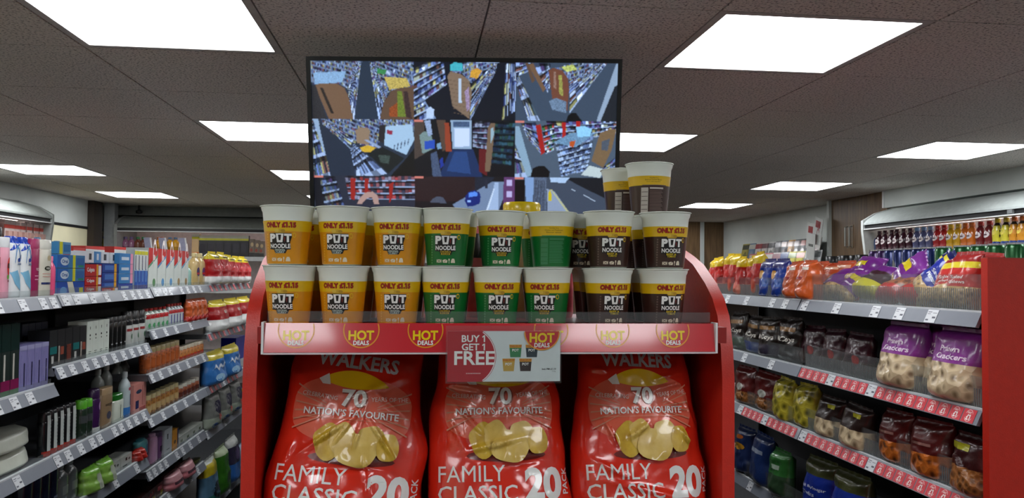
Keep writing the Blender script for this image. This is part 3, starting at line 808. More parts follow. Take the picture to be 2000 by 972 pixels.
fill(0, [(.66, 1), (.70, .72), (.78, .5), (.86, .45), (1, .43), (1, 1)], WD2, .15); fill(0, [(.84, .5), (.88, .5), (.92, .95), (.84, .95)], (110, 120, 40), .9); fill(0, [(.9, .5), (.94, .5), (.98, 1), (.92, .95)], (60, 40, 36), .9); fill(0, [(.76, .8), (.84, .7), (.84, .95), (.76, .95)], (150, 70, 30), .9); fill(0, [(.08, .46), (.11, .46), (.21, .9), (.18, .9)], (40, 30, 24))
# 2
fill(1, full, DK, .3); shelf(1, [(-.05, .15), (.28, -.12), (.32, .38), (-.02, .8)], 12, 5); fill(1, [(0, .72), (.09, .62), (.22, .98), (0, 1)], (120, 135, 160), .8); shelf(1, [(0, .75), (.1, .66), (.16, .95), (0, 1.1)], 6, 3)
shelf(1, [(.56, .4), (.82, -.08), (.80, .14), (.55, 1.0)], 16, 7); fill(1, [(.36, .16), (.50, 0), (.82, 0), (.56, .36), (.48, .2)], G[0], .6, G, (2, 3), -.3); shelf(1, [(.86, 1.0), (.90, 0), (1.05, .0), (1.05, .75)], 5, 8)
fill(1, [(.36, .04), (.40, 0), (.48, .02), (.48, .14), (.36, .15)], (70, 170, 170), .3); fill(1, [(.56, .14), (.62, .09), (.67, .14), (.62, .28), (.55, .25)], (214, 150, 50), .6)
fill(1, [(.33, .24), (.36, .16), (.46, .2), (.54, .30), (.57, .5), (.545, .98), (.38, .76)], (132, 104, 80), .12)
for k in range(9): fill(1, [(.345+.004*k, .3+.07*k), (.56-.002*k, .36+.07*k), (.56-.002*k, .368+.07*k), (.345+.004*k, .308+.07*k)], (104, 80, 60))
fill(1, [(.44, .28), (.465, .28), (.47, .7), (.44, .7)], (190, 198, 205)); fill(1, [(.50, .5), (.54, .42), (.55, .8), (.52, .85)], (160, 130, 150), .8); fill(1, [(.12, .82), (.16, .77), (.2, .82), (.19, .98), (.12, .96)], (190, 200, 215), .2)
# 3
fill(2, full, (62, 72, 84), .12); shelf(2, [(0, -.05), (.2, -.1), (.16, .1), (0, .24)], 8, 3); shelf(2, [(-.02, .25), (.02, .18), (.24, 1.0), (.13, 1.02)], 12, 3)
fill(2, [(.12, .03), (.17, .0), (.31, .40), (.27, .5)], WD); shelf(2, [(.16, -.02), (.33, -.02), (.345, .34), (.31, .5)], 6, 6); fill(2, [(.09, .0), (.12, 0), (.19, .3), (.16, .34)], WD2)
shelf(2, [(.525, .3), (.80, -.02), (.89, -.02), (.53, .86)], 20, 8); fill(2, [(.38, .08), (.56, 0), (.82, 0), (.53, .3)], G[0], .6, G, (2, 3), -.3); fill(2, [(.44, .06), (.56, .02), (.60, .1), (.5, .15)], (190, 190, 96), .9)
fill(2, [(.32, .13), (.36, .08), (.45, .12), (.51, .25), (.525, .45), (.51, .82), (.36, .6)], (116, 66, 46), .2); fill(2, [(.37, .14), (.39, .14), (.40, .45), (.37, .42)], (150, 110, 90), .9); fill(2, [(.42, .2), (.45, .2), (.47, .58), (.43, .52)], (160, 150, 70), .9); fill(2, [(.33, .65), (.4, .6), (.5, .66), (.5, .86), (.36, .8)], (110, 125, 140), .9)
fill(2, [(1, 0), (1, .45), (.88, 1), (.80, 1), (.98, 0)], (150, 160, 170), .1); fill(2, [(.97, .4), (1, .36), (1, 1), (.84, 1)], (30, 32, 36), .4); fill(2, [(.52, .9), (.55, .86), (.6, .86), (.66, 1), (.5, 1)], BLK)
# 4
fill(3, full, (38, 46, 58), .2); fill(3, [(.08, 0), (1, 0), (1, .2), (.72, .3), (.6, .5), (.40, .42), (.1, .1)], G[0], .6, G, (2, 3), .3); shelf(3, [(.38, .30), (.12, .02), (.09, .08), (.36, .60)], 20, 5); shelf(3, [(-.05, .1), (.04, .05), (.2, 1.0), (.02, 1.1)], 10, 4); fill(3, [(0, 0), (.05, 0), (.14, .5), (.13, .62), (.1, .6)], (150, 165, 180), .15)
fill(3, [(.06, .1), (.1, .1), (.38, .55), (.36, 1), (.16, 1)], (34, 42, 54), .2); shelf(3, [(.36, .5), (.40, .42), (.72, .95), (.42, 1.1)], 16, 6, [(130, 145, 175), (70, 80, 105), (40, 46, 60)]); fill(3, [(.42, .2), (.46, .14), (.54, .14), (.56, .2), (.55, .45), (.43, .42)], (146, 116, 88), .1); fill(3, [(.46, .5), (.54, .45), (.62, .50), (.56, .58), (.48, .57)], (214, 164, 44), .4)
fill(3, [(.50, .36), (.54, .36), (.86, .66), (.84, .72)], (150, 160, 180), .2); fill(3, [(.53, .6), (.68, .48), (.9, .68), (.74, .95)], (22, 26, 24), .8); fill(3, [(.64, .62), (.76, .64), (.74, .78), (.66, .76)], (60, 70, 60), .9); fill(3, [(.72, .12), (.98, .08), (1, .35), (.92, .62), (.70, .45)], (168, 188, 200), .08)
for k in range(5): fill(3, [(.80+.035*k, .44-.025*k), (.81+.035*k, .44-.025*k), (.80+.035*k, .56-.03*k), (.79+.035*k, .56-.03*k)], (60, 70, 90))
fill(3, [(.66, .1), (.72, .1), (.70, .42), (.64, .38)], (40, 34, 34)); fill(3, [(.73, .18), (.79, .2), (.78, .27), (.73, .25)], (150, 40, 60)); fill(3, [(.76, 1), (.92, .68), (1, .5), (1, 1)], (14, 14, 12), .3); fill(3, [(.42, .9), (.45, .88), (.46, 1), (.42, 1)], (190, 200, 215))
# 5 doorway
fill(4, full, (14, 14, 18), .3); fill(4, [(.24, 1), (.36, .52), (.58, .50), (.68, 1)], (26, 44, 78), .2); fill(4, [(.32, .9), (.40, .55), (.52, .55), (.56, .95)], (40, 66, 110), .2); fill(4, [(.0, 0), (.10, 0), (.10, .6), (0, .7)], (74, 58, 48), .3); fill(4, [(.22, 0), (.31, 0), (.35, .5), (.28, .55)], (84, 62, 48), .2)
fill(4, [(.30, .05), (.345, .05), (.37, .55), (.31, .55)], (150, 60, 34)); fill(4, [(.36, .0), (.565, 0), (.565, .5), (.38, .5)], (150, 165, 178), .15); fill(4, [(.385, .02), (.55, .02), (.55, .12), (.385, .12)], (70, 86, 110), .7); fill(4, [(.395, .14), (.55, .14), (.545, .46), (.40, .47)], (208, 212, 230)); shelf(4, [(.58, .02), (.75, .0), (.72, .5), (.58, .46)], 7, 5, [(110, 80, 100), (70, 70, 90), (150, 150, 165), (50, 40, 60)], .7)
fill(4, [(.05, .27), (.1, .2), (.16, .2), (.2, .5), (.08, .6)], (120, 135, 125), .4); fill(4, [(.1, .38), (.2, .35), (.2, .5), (.1, .52)], (40, 74, 160)); fill(4, [(.22, .42), (.26, .40), (.27, .5), (.23, .52)], (120, 150, 170)); fill(4, [(.64, .5), (.76, .5), (.72, .98), (.64, .9)], (96, 24, 24), .2); fill(4, [(.73, .12), (.76, .05), (.80, .05), (.82, .2), (.75, .9), (.70, .9)], (120, 92, 68)); fill(4, [(.755, .15), (.785, .12), (.79, .25), (.76, .4)], (150, 170, 170)); shelf(4, [(.80, .02), (1, .02), (.96, .8), (.76, .75)], 7, 7, [(36, 60, 80), (50, 84, 96), (24, 36, 54), (40, 70, 60)], .8, (30, 50, 60)); fill(4, [(.16, .6), (.22, .55), (.27, 1), (.18, 1)], (70, 80, 100), .6); fill(4, [(.25, .7), (.28, .66), (.29, .8), (.26, .86)], (30, 50, 130)); fill(4, [(.10, .02), (.16, 0), (.18, .25), (.14, .3)], (150, 160, 180), .6)
# 6
fill(5, full, (78, 88, 98), .12); shelf(5, [(.05, .04), (.2, .02), (.26, .58), (.12, .3)], 10, 6); shelf(5, [(.3, 0), (1, -.05), (1, .2), (.4, .4)], 24, 4); fill(5, [(.2, .08), (.25, .06), (.30, .55), (.26, .6)], (166, 30, 24)); shelf(5, [(.26, .08), (.38, .03), (.385, .5), (.30, .58)], 5, 6, [(60, 120, 60), (170, 60, 50), (205, 205, 195), (40, 40, 50), (60, 90, 150)]); fill(5, [(.46, .02), (.5, .02), (.5, .38), (.47, .32)], (176, 30, 24)); fill(5, [(.6, 0), (.64, 0), (.64, .15), (.6, .15)], (176, 30, 24))
shelf(5, [(.40, .42), (.78, .2), (.72, .86), (.46, .98)], 12, 7, [(130, 150, 185), (80, 95, 125), (170, 185, 205), (54, 62, 84)]); fill(5, [(.38, .38), (.56, .2), (.80, .2), (.60, .46)], (110, 140, 160), .7); fill(5, [(.60, .10), (.68, .08), (.76, .14), (.74, .26), (.62, .28)], (150, 200, 220), .3); fill(5, [(.54, .36), (.6, .34), (.58, .46), (.54, .44)], (190, 80, 30)); fill(5, [(.84, .2), (.94, .13), (1, .14), (.96, .5), (.88, .82), (.76, .7)], (124, 94, 62), .2); fill(5, [(.86, .35), (.94, .3), (.92, .52), (.86, .5)], (80, 84, 90), .5); fill(5, [(.66, .95), (.74, .78), (.9, .85), (.85, 1)], (196, 198, 186), .1)
fill(5, [(0, .1), (.04, .1), (.18, .95), (.12, 1), (0, .4)], (140, 160, 170), .1); shelf(5, [(-.02, .45), (.02, .5), (.12, 1.0), (0, 1.1)], 6, 3); fill(5, [(.16, .95), (.18, .84), (.24, .79), (.3, .8), (.35, .9), (.34, 1), (.16, 1)], (10, 10, 12)); shelf(5, [(.88, .8), (1, .62), (1, 1), (.86, 1.05)], 6, 4)
# 7
fill(6, full, (40, 42, 52), .3); shelf(6, [(.3, .0), (1, -.04), (1, .42), (.34, .42)], 22, 4, [(130, 76, 78), (70, 62, 76), (160, 150, 165), (46, 46, 60), (160, 60, 60)], .8); fill(6, [(.36, .05), (.41, .05), (.40, .44), (.36, .42)], (156, 34, 26)); fill(6, [(.5, .05), (.54, .05), (.53, .38), (.5, .36)], (156, 34, 26)); fill(6, [(.74, .15), (.79, .1), (.77, .4), (.74, .5)], (156, 34, 26)); shelf(6, [(.05, .05), (.2, .0), (.3, .6), (.1, .7)], 8, 4, None, .7); fill(6, [(.42, .5), (.45, .4), (.5, .3), (.58, .28), (.63, .36), (.64, .5), (.59, .5), (.57, .38), (.52, .4), (.47, .5)], (180, 138, 120)); fill(6, [(0, .0), (.05, 0), (.1, .6), (.0, .6)], (20, 20, 26))
# 8 street
fill(7, full, (22, 20, 22), .4); fill(7, [(0, 0), (.75, 0), (.6, .45), (.0, .45)], (42, 26, 26), .5); fill(7, [(.6, .0), (.8, 0), (.72, .2), (.6, .3)], (30, 34, 44), .6); fill(7, [(.55, 1), (.38, .5), (.78, .08), (.95, .08), (.82, .7)], (116, 128, 146), .1); fill(7, [(.70, .9), (.80, .10), (.84, .10), (.84, 1), (.6, 1)], (164, 176, 194), .08); fill(7, [(.64, 1), (.79, .2), (.80, .2), (.67, 1)], (210, 214, 220)); fill(7, [(.50, .44), (.51, .34), (.54, .27), (.60, .24), (.65, .28), (.66, .36), (.65, .48), (.60, .52), (.53, .54)], (20, 36, 100), .3); fill(7, [(.54, .29), (.60, .265), (.63, .29), (.63, .34), (.54, .37)], (90, 134, 210), .2); fill(7, [(.53, .42), (.56, .42), (.56, .46), (.53, .46)], (150, 180, 230)); fill(7, [(.15, .47), (.18, .40), (.22, .36), (.28, .37), (.32, .48)], (76, 78, 88), .2); fill(7, [(.89, 0), (1, 0), (1, 1), (.88, .9)], (96, 54, 92), .2); fill(7, [(.92, .05), (.97, .05), (.97, .16), (.92, .16)], (190, 170, 200)); fill(7, [(.92, .25), (.97, .25), (.97, .36), (.92, .36)], (190, 170, 200)); fill(7, [(.70, .06), (.73, .06), (.73, .2), (.70, .2)], (40, 40, 50))
# 9 road
fill(8, full, (64, 70, 80), .1); fill(8, [(.5, 0), (1, 0), (1, .45), (.62, .12)], (20, 22, 26), .4); fill(8, [(0, .05), (.1, .05), (.1, .6), (0, .6)], (10, 8, 10)); fill(8, [(.1, 0), (.19, 0), (.18, .75), (.12, .6)], (130, 152, 182), .08); fill(8, [(.19, 0), (.32, 0), (.32, .75), (.2, .7)], (90, 98, 112), .8)
for k in range(6): fill(8, [(.20+.018*k, .05), (.206+.018*k, .05), (.22+.016*k, .7), (.213+.016*k, .7)], (36, 40, 50))
fill(8, [(.32, .2), (.4, .25), (.62, .8), (.34, .8)], (144, 150, 162), .08); fill(8, [(.36, .22), (.375, .22), (.63, .8), (.60, .8)], (186, 176, 126), .1); fill(8, [(.335, .28), (.355, .22), (.37, .30), (.37, .42), (.34, .42)], (206, 176, 24)); fill(8, [(.35, 0), (.55, 0), (.5, .1), (.36, .08)], (176, 192, 208), .2)
for a_, b_ in (((.56, .2), (.6, .24)), ((.68, .3), (.8, .42))): fill(8, [a_, (a_[0]+.012, a_[1]), (b_[0]+.012, b_[1]), b_], (200, 205, 210))
for cell in (4, 5, 6, 7, 8): fill(cell, [(.0, .0), (.09, .0), (.09, .035), (.0, .035)], (214, 120, 100))
# soften a little like a camera picture
img = (img+np.roll(img, 1, 0)+np.roll(img, 1, 1)+np.roll(np.roll(img, 1, 0), 1, 1))/4*np.array([.80, .97, 1.22])
TVD = 2.40
tvw, tvh, tb = 606/FPX*TVD, 348/FPX*TVD, .012
c0 = CAM + ray(907, 291)*TVD
tv = link('security_monitor', None, None, c0, 0, (math.radians(11), 0, -YAW*.97))
tag(tv, 'wide black security monitor showing nine camera views, hung above the cups', 'monitor')
M_BEZ = mat((12, 12, 14), .3, 0, .05, 20, .3)
bz = MB()
for q in ((-tvw/2, tvw/2, tvh/2-tb, tvh/2), (-tvw/2, tvw/2, -tvh/2, -tvh/2+tb*1.4), (-tvw/2, -tvw/2+tb, -tvh/2+tb*1.4, tvh/2-tb), (tvw/2-tb, tvw/2, -tvh/2+tb*1.4, tvh/2-tb)):
    bz.box(q[0], q[1], -.008, .01, q[2], q[3], M_BEZ)
link('bezel', bz.mesh('bezel'), tv)
link('back_shell', MB().box(-tvw/2+.002, tvw/2-.002, .01, .03, -tvh/2+.002, tvh/2-.002, M_BEZ).box(-tvw/3, tvw/3, .03, .06, -tvh/3, tvh/4, M_BEZ).mesh('back_shell'), tv)
x0, x1, z0, z1 = -tvw/2+tb, tvw/2-tb, -tvh/2+tb*1.4, tvh/2-tb
gx = np.linspace(x0, x1, NX+1); gz = np.linspace(z1, z0, NY+1)
vv = np.stack([np.tile(gx, NY+1), np.zeros((NX+1)*(NY+1)), np.repeat(gz, NX+1)], 1)
me = bpy.data.meshes.new('screen_picture')
qi = (np.arange(NY)[:, None]*(NX+1)+np.arange(NX)[None, :]).ravel()
qd = np.stack([qi, qi+NX+1, qi+NX+2, qi+1], 1)
me.vertices.add(len(vv)); me.vertices.foreach_set('co', vv.ravel())
me.loops.add(qd.size); me.loops.foreach_set('vertex_index', qd.ravel().astype(np.int32))
me.polygons.add(len(qd)); me.polygons.foreach_set('loop_start', np.arange(0, qd.size, 4, dtype=np.int32))
me.update(calc_edges=True); me.validate()
ca = me.color_attributes.new('picture', 'FLOAT_COLOR', 'CORNER')
cl = np.ones((qd.size, 4), np.float32); cl[:, :3] = np.repeat(np.clip(img, 0, 1.2).reshape(-1, 3), 4, 0)
ca.data.foreach_set('color', cl.ravel())
m = bpy.data.materials.new('lit_screen'); m.use_nodes = True; nt = m.node_tree; b = nt.nodes['Principled BSDF']
at = nt.nodes.new('ShaderNodeVertexColor'); at.layer_name = 'picture'
b.inputs['Base Color'].default_value = (.01, .01, .012, 1); b.inputs['Roughness'].default_value = .35
nt.links.new(at.outputs['Color'], b.inputs['Emission Color']); b.inputs['Emission Strength'].default_value = SCREEN_LIGHT
me.materials.append(m)
link('screen', me, tv)
inv = Matrix.Translation(c0) @ tv.rotation_euler.to_matrix().to_4x4()
# ceiling bracket in the monitor's own frame: an arm back from the monitor, then a pole up to the ceiling
iv = inv.to_3x3().inverted()
up = iv @ Vector((0, 0, 1)); bk_ = iv @ Vector((math.sin(YAW), math.cos(YAW), 0))
pb = Vector((0, .07, -.04)); pe = pb+bk_*.36; L = CEIL-(inv @ pe).z
link('ceiling_pole', MB().tube([pb, pe], .016, M_BEZ).tube([pe-up*.02, pe+up*(L-.002)], .018, M_BEZ).box(-.06, .06, .058, .1, -.10, .02, M_BEZ).mesh('ceiling_pole'), tv)

# ================================================================== SHELVING
GL, GR = -1.20, 1.43          # front edges of the left and right shelving
SDEP, SHGT, SLEAN = .42, .0376, .018
M_SHELF = mat((96, 99, 104), .4, .2, name='grey_shelf_metal')
M_STRIPG = mat((120, 126, 136), .35, 0, .03, 20, .2, name='grey_ticket_strip')
M_BACK = mat((20, 20, 22), .6)
TW = .052
def ticket_mesh(name, side, wd, promo):
    s = 1 if side == 'L' else -1          # the strip faces +x on the left, -x on the right
    X = GL if side == 'L' else GR
    def surf(u, q, off):                  # u along the reading direction, q from the bottom of the strip
        n = off+.0006
        return (X-s*SLEAN*q/SHGT+s*n*.9, s*u, q+n*.43)
    if promo:
        sh = [('rect', -wd/2, wd/2, .002, .0355, (206, 50, 62)), ('ring', 0, .0205, .0125, .0138, .3, PI-.3, (240, 214, 214)), ('ring', 0, .0175, .0125, .0138, PI+.3, 2*PI-.3, (240, 214, 214)),
              ('txt', '£1', 0, .0150, .0150, .016, (246, 236, 232), .04), ('txt', 'ONLY', 0, .0268, .005, .016, (246, 230, 228), .03)]
    else:
        sh = [('rect', -wd/2, wd/2, .001, .0365, (214, 218, 222)), ('rect', -wd*.42, -wd*.05, .029, .0315, (120, 124, 134)), ('rect', -wd*.42, -wd*.12, .024, .0262, (140, 144, 152)),
              ('rect', -wd*.42, -wd*.15, .006, .0105, (96, 100, 112)), ('rect', wd*.12, wd*.42, .013, .018, (70, 74, 86)), ('rect', wd*.05, wd*.42, .0265, .029, (150, 154, 162))]
    return print_mesh(name, sh, surf, None, .0003, lambda c: mat(c, .4, 0, .04))
TICK = {(s, p): ticket_mesh('promo_ticket' if p else 'price_ticket', s, TW-.004, p) for s in 'LR' for p in (0, 1)}
def shelving(name, side, origin, label, bays):
    s = 1 if side == 'L' else -1
    X = GL if side == 'L' else GR
    r = link(name, None, None, origin); tag(r, label, 'shelving')
    off = tuple(-c for c in origin)
    def part(nm, mb, parent=r):
        o = link(nm, mb.mesh(nm), parent)
        if parent is r: o.location = off
        return o
    Y0, Y1 = bays[0][0], bays[-1][1]
    xb = X-s*(SDEP+.03)
    def bx(mb, xa, xc, *a): return mb.box(min(xa, xc), max(xa, xc), *a)
    part('back_panel', bx(MB(), xb, xb-s*.03, Y0, Y1, 0, 1.50, M_BACK))
    part('plinth', bx(MB(), X-s*.03, xb, Y0, Y1, 0, .12, M_BACK))
    for y in sorted({b[0] for b in bays} | {Y1}):
        part('upright', bx(MB(), xb, xb+s*.03, y-.012 if y > Y0 else y, y+.012 if y < Y1 else y, .12, 1.5, M_BACK))
    for y0, y1, zs in bays:
        for zb, tick, lip in zs:
            g = .004
            sh = part('shelf', bx(MB(), X-s*(SLEAN+.003), xb, y0+g, y1-g, zb+SHGT-.028, zb+SHGT, M_SHELF))
            poly = [(X, zb), (X-s*SLEAN, zb+SHGT), (X-s*(SLEAN+.01), zb+SHGT), (X-s*.01, zb-.002)]
            link('ticket_strip', MB().prism(poly, y0+g, y1-g, 'y', M_STRIPG).mesh('ticket_strip'), sh)
            link('strip_edge', bx(MB(), X-s*SLEAN, X-s*(SLEAN+.012), y0+g, y1-g, zb+SHGT, zb+SHGT+.005, mat((214, 220, 224), .25)).mesh('strip_edge'), sh)
            if lip:
                xl = X-s*(SLEAN+.008)
                link('clear_lip', bx(MB(), xl, xl-s*.003, y0+.01, y1-.01, zb+SHGT+.005, zb+SHGT+lip, ACRYLIC).mesh('clear_lip'), sh)
                if lip > .08 and side == 'R':
                    rb = MB(); y = y0+.015
                    while y < y1-.012:
                        bx(rb, xl-s*.0035, xl-s*.0055, y, y+.003, zb+SHGT+.006, zb+SHGT+lip*.62, ACRYLIC_RIB); y += .009
                    o = link('lip_ribs', rb.mesh('lip_ribs'), sh); o['kind'] = 'stuff'
            for y, promo in tick:
                o = link('promo_ticket' if promo else 'price_ticket', TICK[(side, promo)], sh); o.location = (0, y, zb)
    return r
rt = random.Random(11)
def ticks_px(X, pxs, promo=0): return [(yx(p, X), promo) for p in pxs]
def ticks_rand(y0, y1, dens, promo=0):
    out = []; y = y0+.035
    while y < y1-.03:
        if rt.random() < dens: out.append((y, promo))
        y += TW+.001
    return out
yA, yB, yC = yx(123, GL), yx(302, GL), yx(412, GL)
y0L, y4L = yA-1.0, yC+1.05
zl = lambda px, py: zx(px, py, GL)
zA = [zl(60, 607), zl(60, 791), zl(60, 943), .725, .42]
zB = [zl(210, 589.8), zl(210, 713.5), zl(210, 862), zl(260, 931), .42]
zC = [zl(360, 574), zl(360, 648), zl(350, 727), zl(350, 804), zl(350, 896), zl(370, 945), .22]
zD = [zl(455, 566), zl(450, 653), zl(445, 749.5), zl(440, 832), zl(447, 964)]
bays_L = [
 (y0L, yA, [(zA[0], ticks_px(GL, (4, 53, 92, 112)), .024), (zA[1], ticks_px(GL, (8, 42, 72)), .02), (zA[2], ticks_px(GL, (52,)), .02), (zA[3], ticks_rand(y0L, yA, .3), 0), (zA[4], ticks_rand(y0L, yA, .3), 0)]),
 (yA, yB, [(zB[0], ticks_px(GL, (134, 155, 186, 214, 248, 265, 278, 293)), .024), (zB[1], ticks_px(GL, (130, 152, 176, 196, 214, 232, 250, 266, 281, 294)), .02), (zB[2], ticks_px(GL, (128, 148, 172, 194, 208, 236, 249, 263, 277, 292)), .02), (zB[3], ticks_px(GL, (240, 280)), .02), (zB[4], ticks_rand(yA, yB, .3), 0)]),
 (yB, yC, [(zC[0], ticks_px(GL, (309, 325, 336, 359, 371, 383, 395)), .02), (zC[1], ticks_px(GL, (308, 330, 350, 378)), .02), (zC[2], ticks_px(GL, (306, 322, 340, 356, 374, 390, 404)), .02), (zC[3], ticks_px(GL, (306, 329, 352, 371, 391)), .02), (zC[4], ticks_px(GL, (305, 315, 326, 336, 357, 368, 382, 398)), .02), (zC[5], ticks_px(GL, (344, 383, 398)), .02), (zC[6], [], 0)]),
 (yC, y4L, [(zD[0], ticks_px(GL, (416, 425, 434, 443, 452, 461, 470, 479, 488), 1), .02), (zD[1], ticks_px(GL, (416, 425, 434, 443, 452, 461, 470, 479), 1), .02), (zD[2], ticks_px(GL, (420, 428, 436), 1)+ticks_px(GL, (444,))+ticks_px(GL, (452, 460, 468), 1), .02), (zD[3], ticks_px(GL, (414, 447)), .02), (zD[4], ticks_px(GL, (458,)), .02)]),
]
shelving('toiletries_shelving', 'L', (GL-.22, (y0L+y4L)/2, 0), 'long grey shelving with toiletries along the left aisle', bays_L)
zr = lambda px, py: zx(px, py, GR)
y1R, y2R = yx(1906, GR), yx(1556, GR)
y3R = y2R+1.34
zR = [zr(1660, 615.5), zr(1660, 764), zr(1551, 855.6), zr(1436, 941), .30]
def promo_run(px0, px1, whites):
    a, b = sorted((yx(px0, GR), yx(px1, GR))); out = []; y = a+TW/2
    wy = [yx(p, GR) for p in whites]
    while y < b:
        out.append((y, 0 if any(abs(y-q) < TW/2 for q in wy) else 1)); y += TW
    return out
bays_R = [
 (y1R, y2R, [(zR[0], ticks_px(GR, (1567, 1629, 1704, 1751, 1813)), .10), (zR[1], promo_run(1558, 1897, (1618, 1695)), .085), (zR[2], promo_run(1558, 1980, (1562, 1692)), .085), (zR[3], ticks_rand(y1R, y2R, .4), .08), (zR[4], [], 0)]),
 (y2R, y3R, [(zR[0], ticks_px(GR, (1417, 1454, 1504, 1529)), .085), (zR[1], ticks_px(GR, (1450, 1502)), .07), (zR[2], promo_run(1436, 1550, (1446, 1491)), .07), (zR[3], ticks_px(GR, (1461, 1507)), .07), (zR[4], [], 0)]),
]
sr = shelving('snack_shelving', 'R', (GR+.22, (y1R+y3R)/2, 0), 'grey shelving with snacks and clear lips along the right aisle', bays_R)
link('rear_shelf', MB().box(GR+.50-(GR+.22), GR+.92-(GR+.22), y1R-(y1R+y3R)/2, y3R-(y1R+y3R)/2, 1.525, 1.555, M_SHELF).mesh('rear_shelf'), sr)
link('rear_post', MB().box(GR+.90-(GR+.22), GR+.92-(GR+.22), y3R-.03-(y1R+y3R)/2, y3R-(y1R+y3R)/2, 0, 1.525, M_BACK).box(GR+.90-(GR+.22), GR+.92-(GR+.22), y1R-(y1R+y3R)/2, y1R+.03-(y1R+y3R)/2, 0, 1.525, M_BACK).mesh('rear_post'), sr)
# red end panel of the right shelving
ya = y1R-.03
xa = on_y(1924, 700, ya).x; zt = on_y(1950, 503, ya).z
ep = link('red_partition', None, None, (xa+.5, ya, 0)); tag(ep, 'flat red end panel of the snack shelving at the right edge', 'panel')
link('panel_board', MB().box(-.5, .5, -.012, .012, .0, zt-.002, M_RED).mesh('panel_board'), ep)
link('top_edge', MB().box(-.5, .5, -.013, .013, zt-.002, zt, mat((170, 60, 50), .4)).mesh('top_edge'), ep)

# ================================================================== PRODUCT KINDS
def interp(prof, z):
    for (r0, z0), (r1, z1) in zip(prof, prof[1:]):
        if z0 <= z <= z1 and z1 > z0: return r0+(r1-r0)*(z-z0)/(z1-z0)
    return prof[-1][0]
STY = {
 'shampoo': ([(.88, 0), (.97, .02), (1, .06), (1, .70), (.97, .80), (.86, .88), (.6, .90)], [(.62, .90), (.62, .985), (.55, 1), (0, 1)]),
 'flip':    ([(.85, 0), (.95, .02), (.97, .05), (1, .60), (1, .82), (.97, .835)], [(.99, .835), (.99, .985), (.94, 1), (0, 1)]),
 'round':   ([(.9, 0), (1, .03), (1, .66), (.9, .74), (.55, .82), (.42, .85), (.42, .88)], [(.48, .88), (.48, .99), (.42, 1), (0, 1)]),
 'spray':   ([(.95, 0), (1, .01), (1, .74), (.9, .78)], [(.92, .78), (.92, .97), (.8, 1), (0, 1)]),
 'jar':     ([(.9, 0), (1, .04), (1, .70), (.86, .78)], [(.92, .78), (.92, .98), (.86, 1), (0, 1)]),
 'juice':   ([(.92, 0), (1, .03), (1, .30), (.93, .36), (.93, .44), (1, .52), (.97, .66), (.72, .80), (.46, .86), (.46, .88)], [(.52, .88), (.52, .985), (.46, 1), (0, 1)]),
}
def bottle(wd, d, h, col, cap, style='shampoo', shapes=(), power=3., capname='cap', n=16, bodymat=None):
    body, cp = STY[style]
    a, b = wd/2, d/2
    pb = [(r, z*h) for r, z in body]
    m1 = MB().lathe(pb, bodymat or gloss(col), n, a, b, power, b).mesh('bottle', 40)
    m2 = MB().lathe([(r, z*h) for r, z in cp], gloss(cap, .3), n, a, b, power, b).mesh(capname, 40)
    spec = [('bottle', m1), (capname, m2)]
    if shapes:
        def surf(x, z, off):
            f = interp(pb, z*h) if z*h <= pb[-1][1] else pb[-1][0]
            u = max(-.985, min(.985, x))
            return (u*a*f, b-b*f*(1-abs(u)**power)**(1/power)-off, z*h)
        if not isinstance(shapes, dict): shapes = {'label_print': shapes}
        for nm_, sh_ in shapes.items(): spec.append((nm_, print_mesh(nm_, list(sh_), surf, .22, .0006)))
    return spec
def carton(wd, d, h, col, shapes=(), side=None):
    m = MB().box(-wd/2, wd/2, 0, d, 0, h, mat(col, .35, 0, .05, 25, .15)).mesh('carton')
    spec = [('carton', m)]
    if shapes: spec.append(('carton_print', print_mesh('carton_print', list(shapes), lambda x, z, off: (x*wd/2, -off, z*h), None, .0005)))
    return spec
def pouch(wd, h, t, seed, col, bands=(), shapes=(), m=None, nx=22, nz=26, lumps=.0075, topw=.97):
    rc = random.Random(int(seed*10))
    cre = [(rc.uniform(-.5, .5)*wd, rc.uniform(.1, .9)*h, rc.uniform(-.5, .5)*wd, rc.uniform(.1, .95)*h, rc.uniform(-1, 1)*min(.006, .035*h), .007) for _ in range(7)]
    lumps = min(lumps, .05*h)
    b = Bag(wd, h, t, seed, cre, lumps, .010, topw, .98, .45)
    fm = m or film(col)
    body = b.mesh('bag_film', fm, nx, nz, .6, [(z0, z1, c if isinstance(c, bpy.types.Material) else film(c)) for z0, z1, c in bands] if bands else None)
    n = 14; v = []; f = []
    for i in range(n+1):
        x = -wd/2*topw*.97+wd*topw*.97*i/n; q = .002*math.sin(i*2.1)
        v += [(x, q, h*.985), (x, q*1.5, h*1.055)]
    for i in range(n): f.append((2*i, 2*i+2, 2*i+3, 2*i+1))
    top = film(bands[-1][2]) if bands and not isinstance(bands[-1][2], bpy.types.Material) and bands[-1][1] > .98 else fm
    spec = [('bag_film', body), ('top_seal', MB().add(v, f, top).mesh('top_seal', 'all', fix=False), 0)]
    if shapes:
        def sf(x, z, off):
            hw = b.half(z*h, -1 if x < 0 else 1)
            return b.surf(max(-.97, min(.97, x))*hw, z*h, off)
        spec.append(('bag_print', print_mesh('bag_print', list(shapes), sf, .12, .0009, film, 'all')))
    return spec
def put(side, name, spec, y, z, label, cat, group=None, inset=0., tilt=0., spin=0., roll=0.):
    if side == 'L': loc, rz = (GL-.036-inset, y, z), PI/2
    else: loc, rz = (GR+.036+inset, y, z), -PI/2
    return place(name, spec, loc, (tilt, roll, rz+spin), label, cat, group)
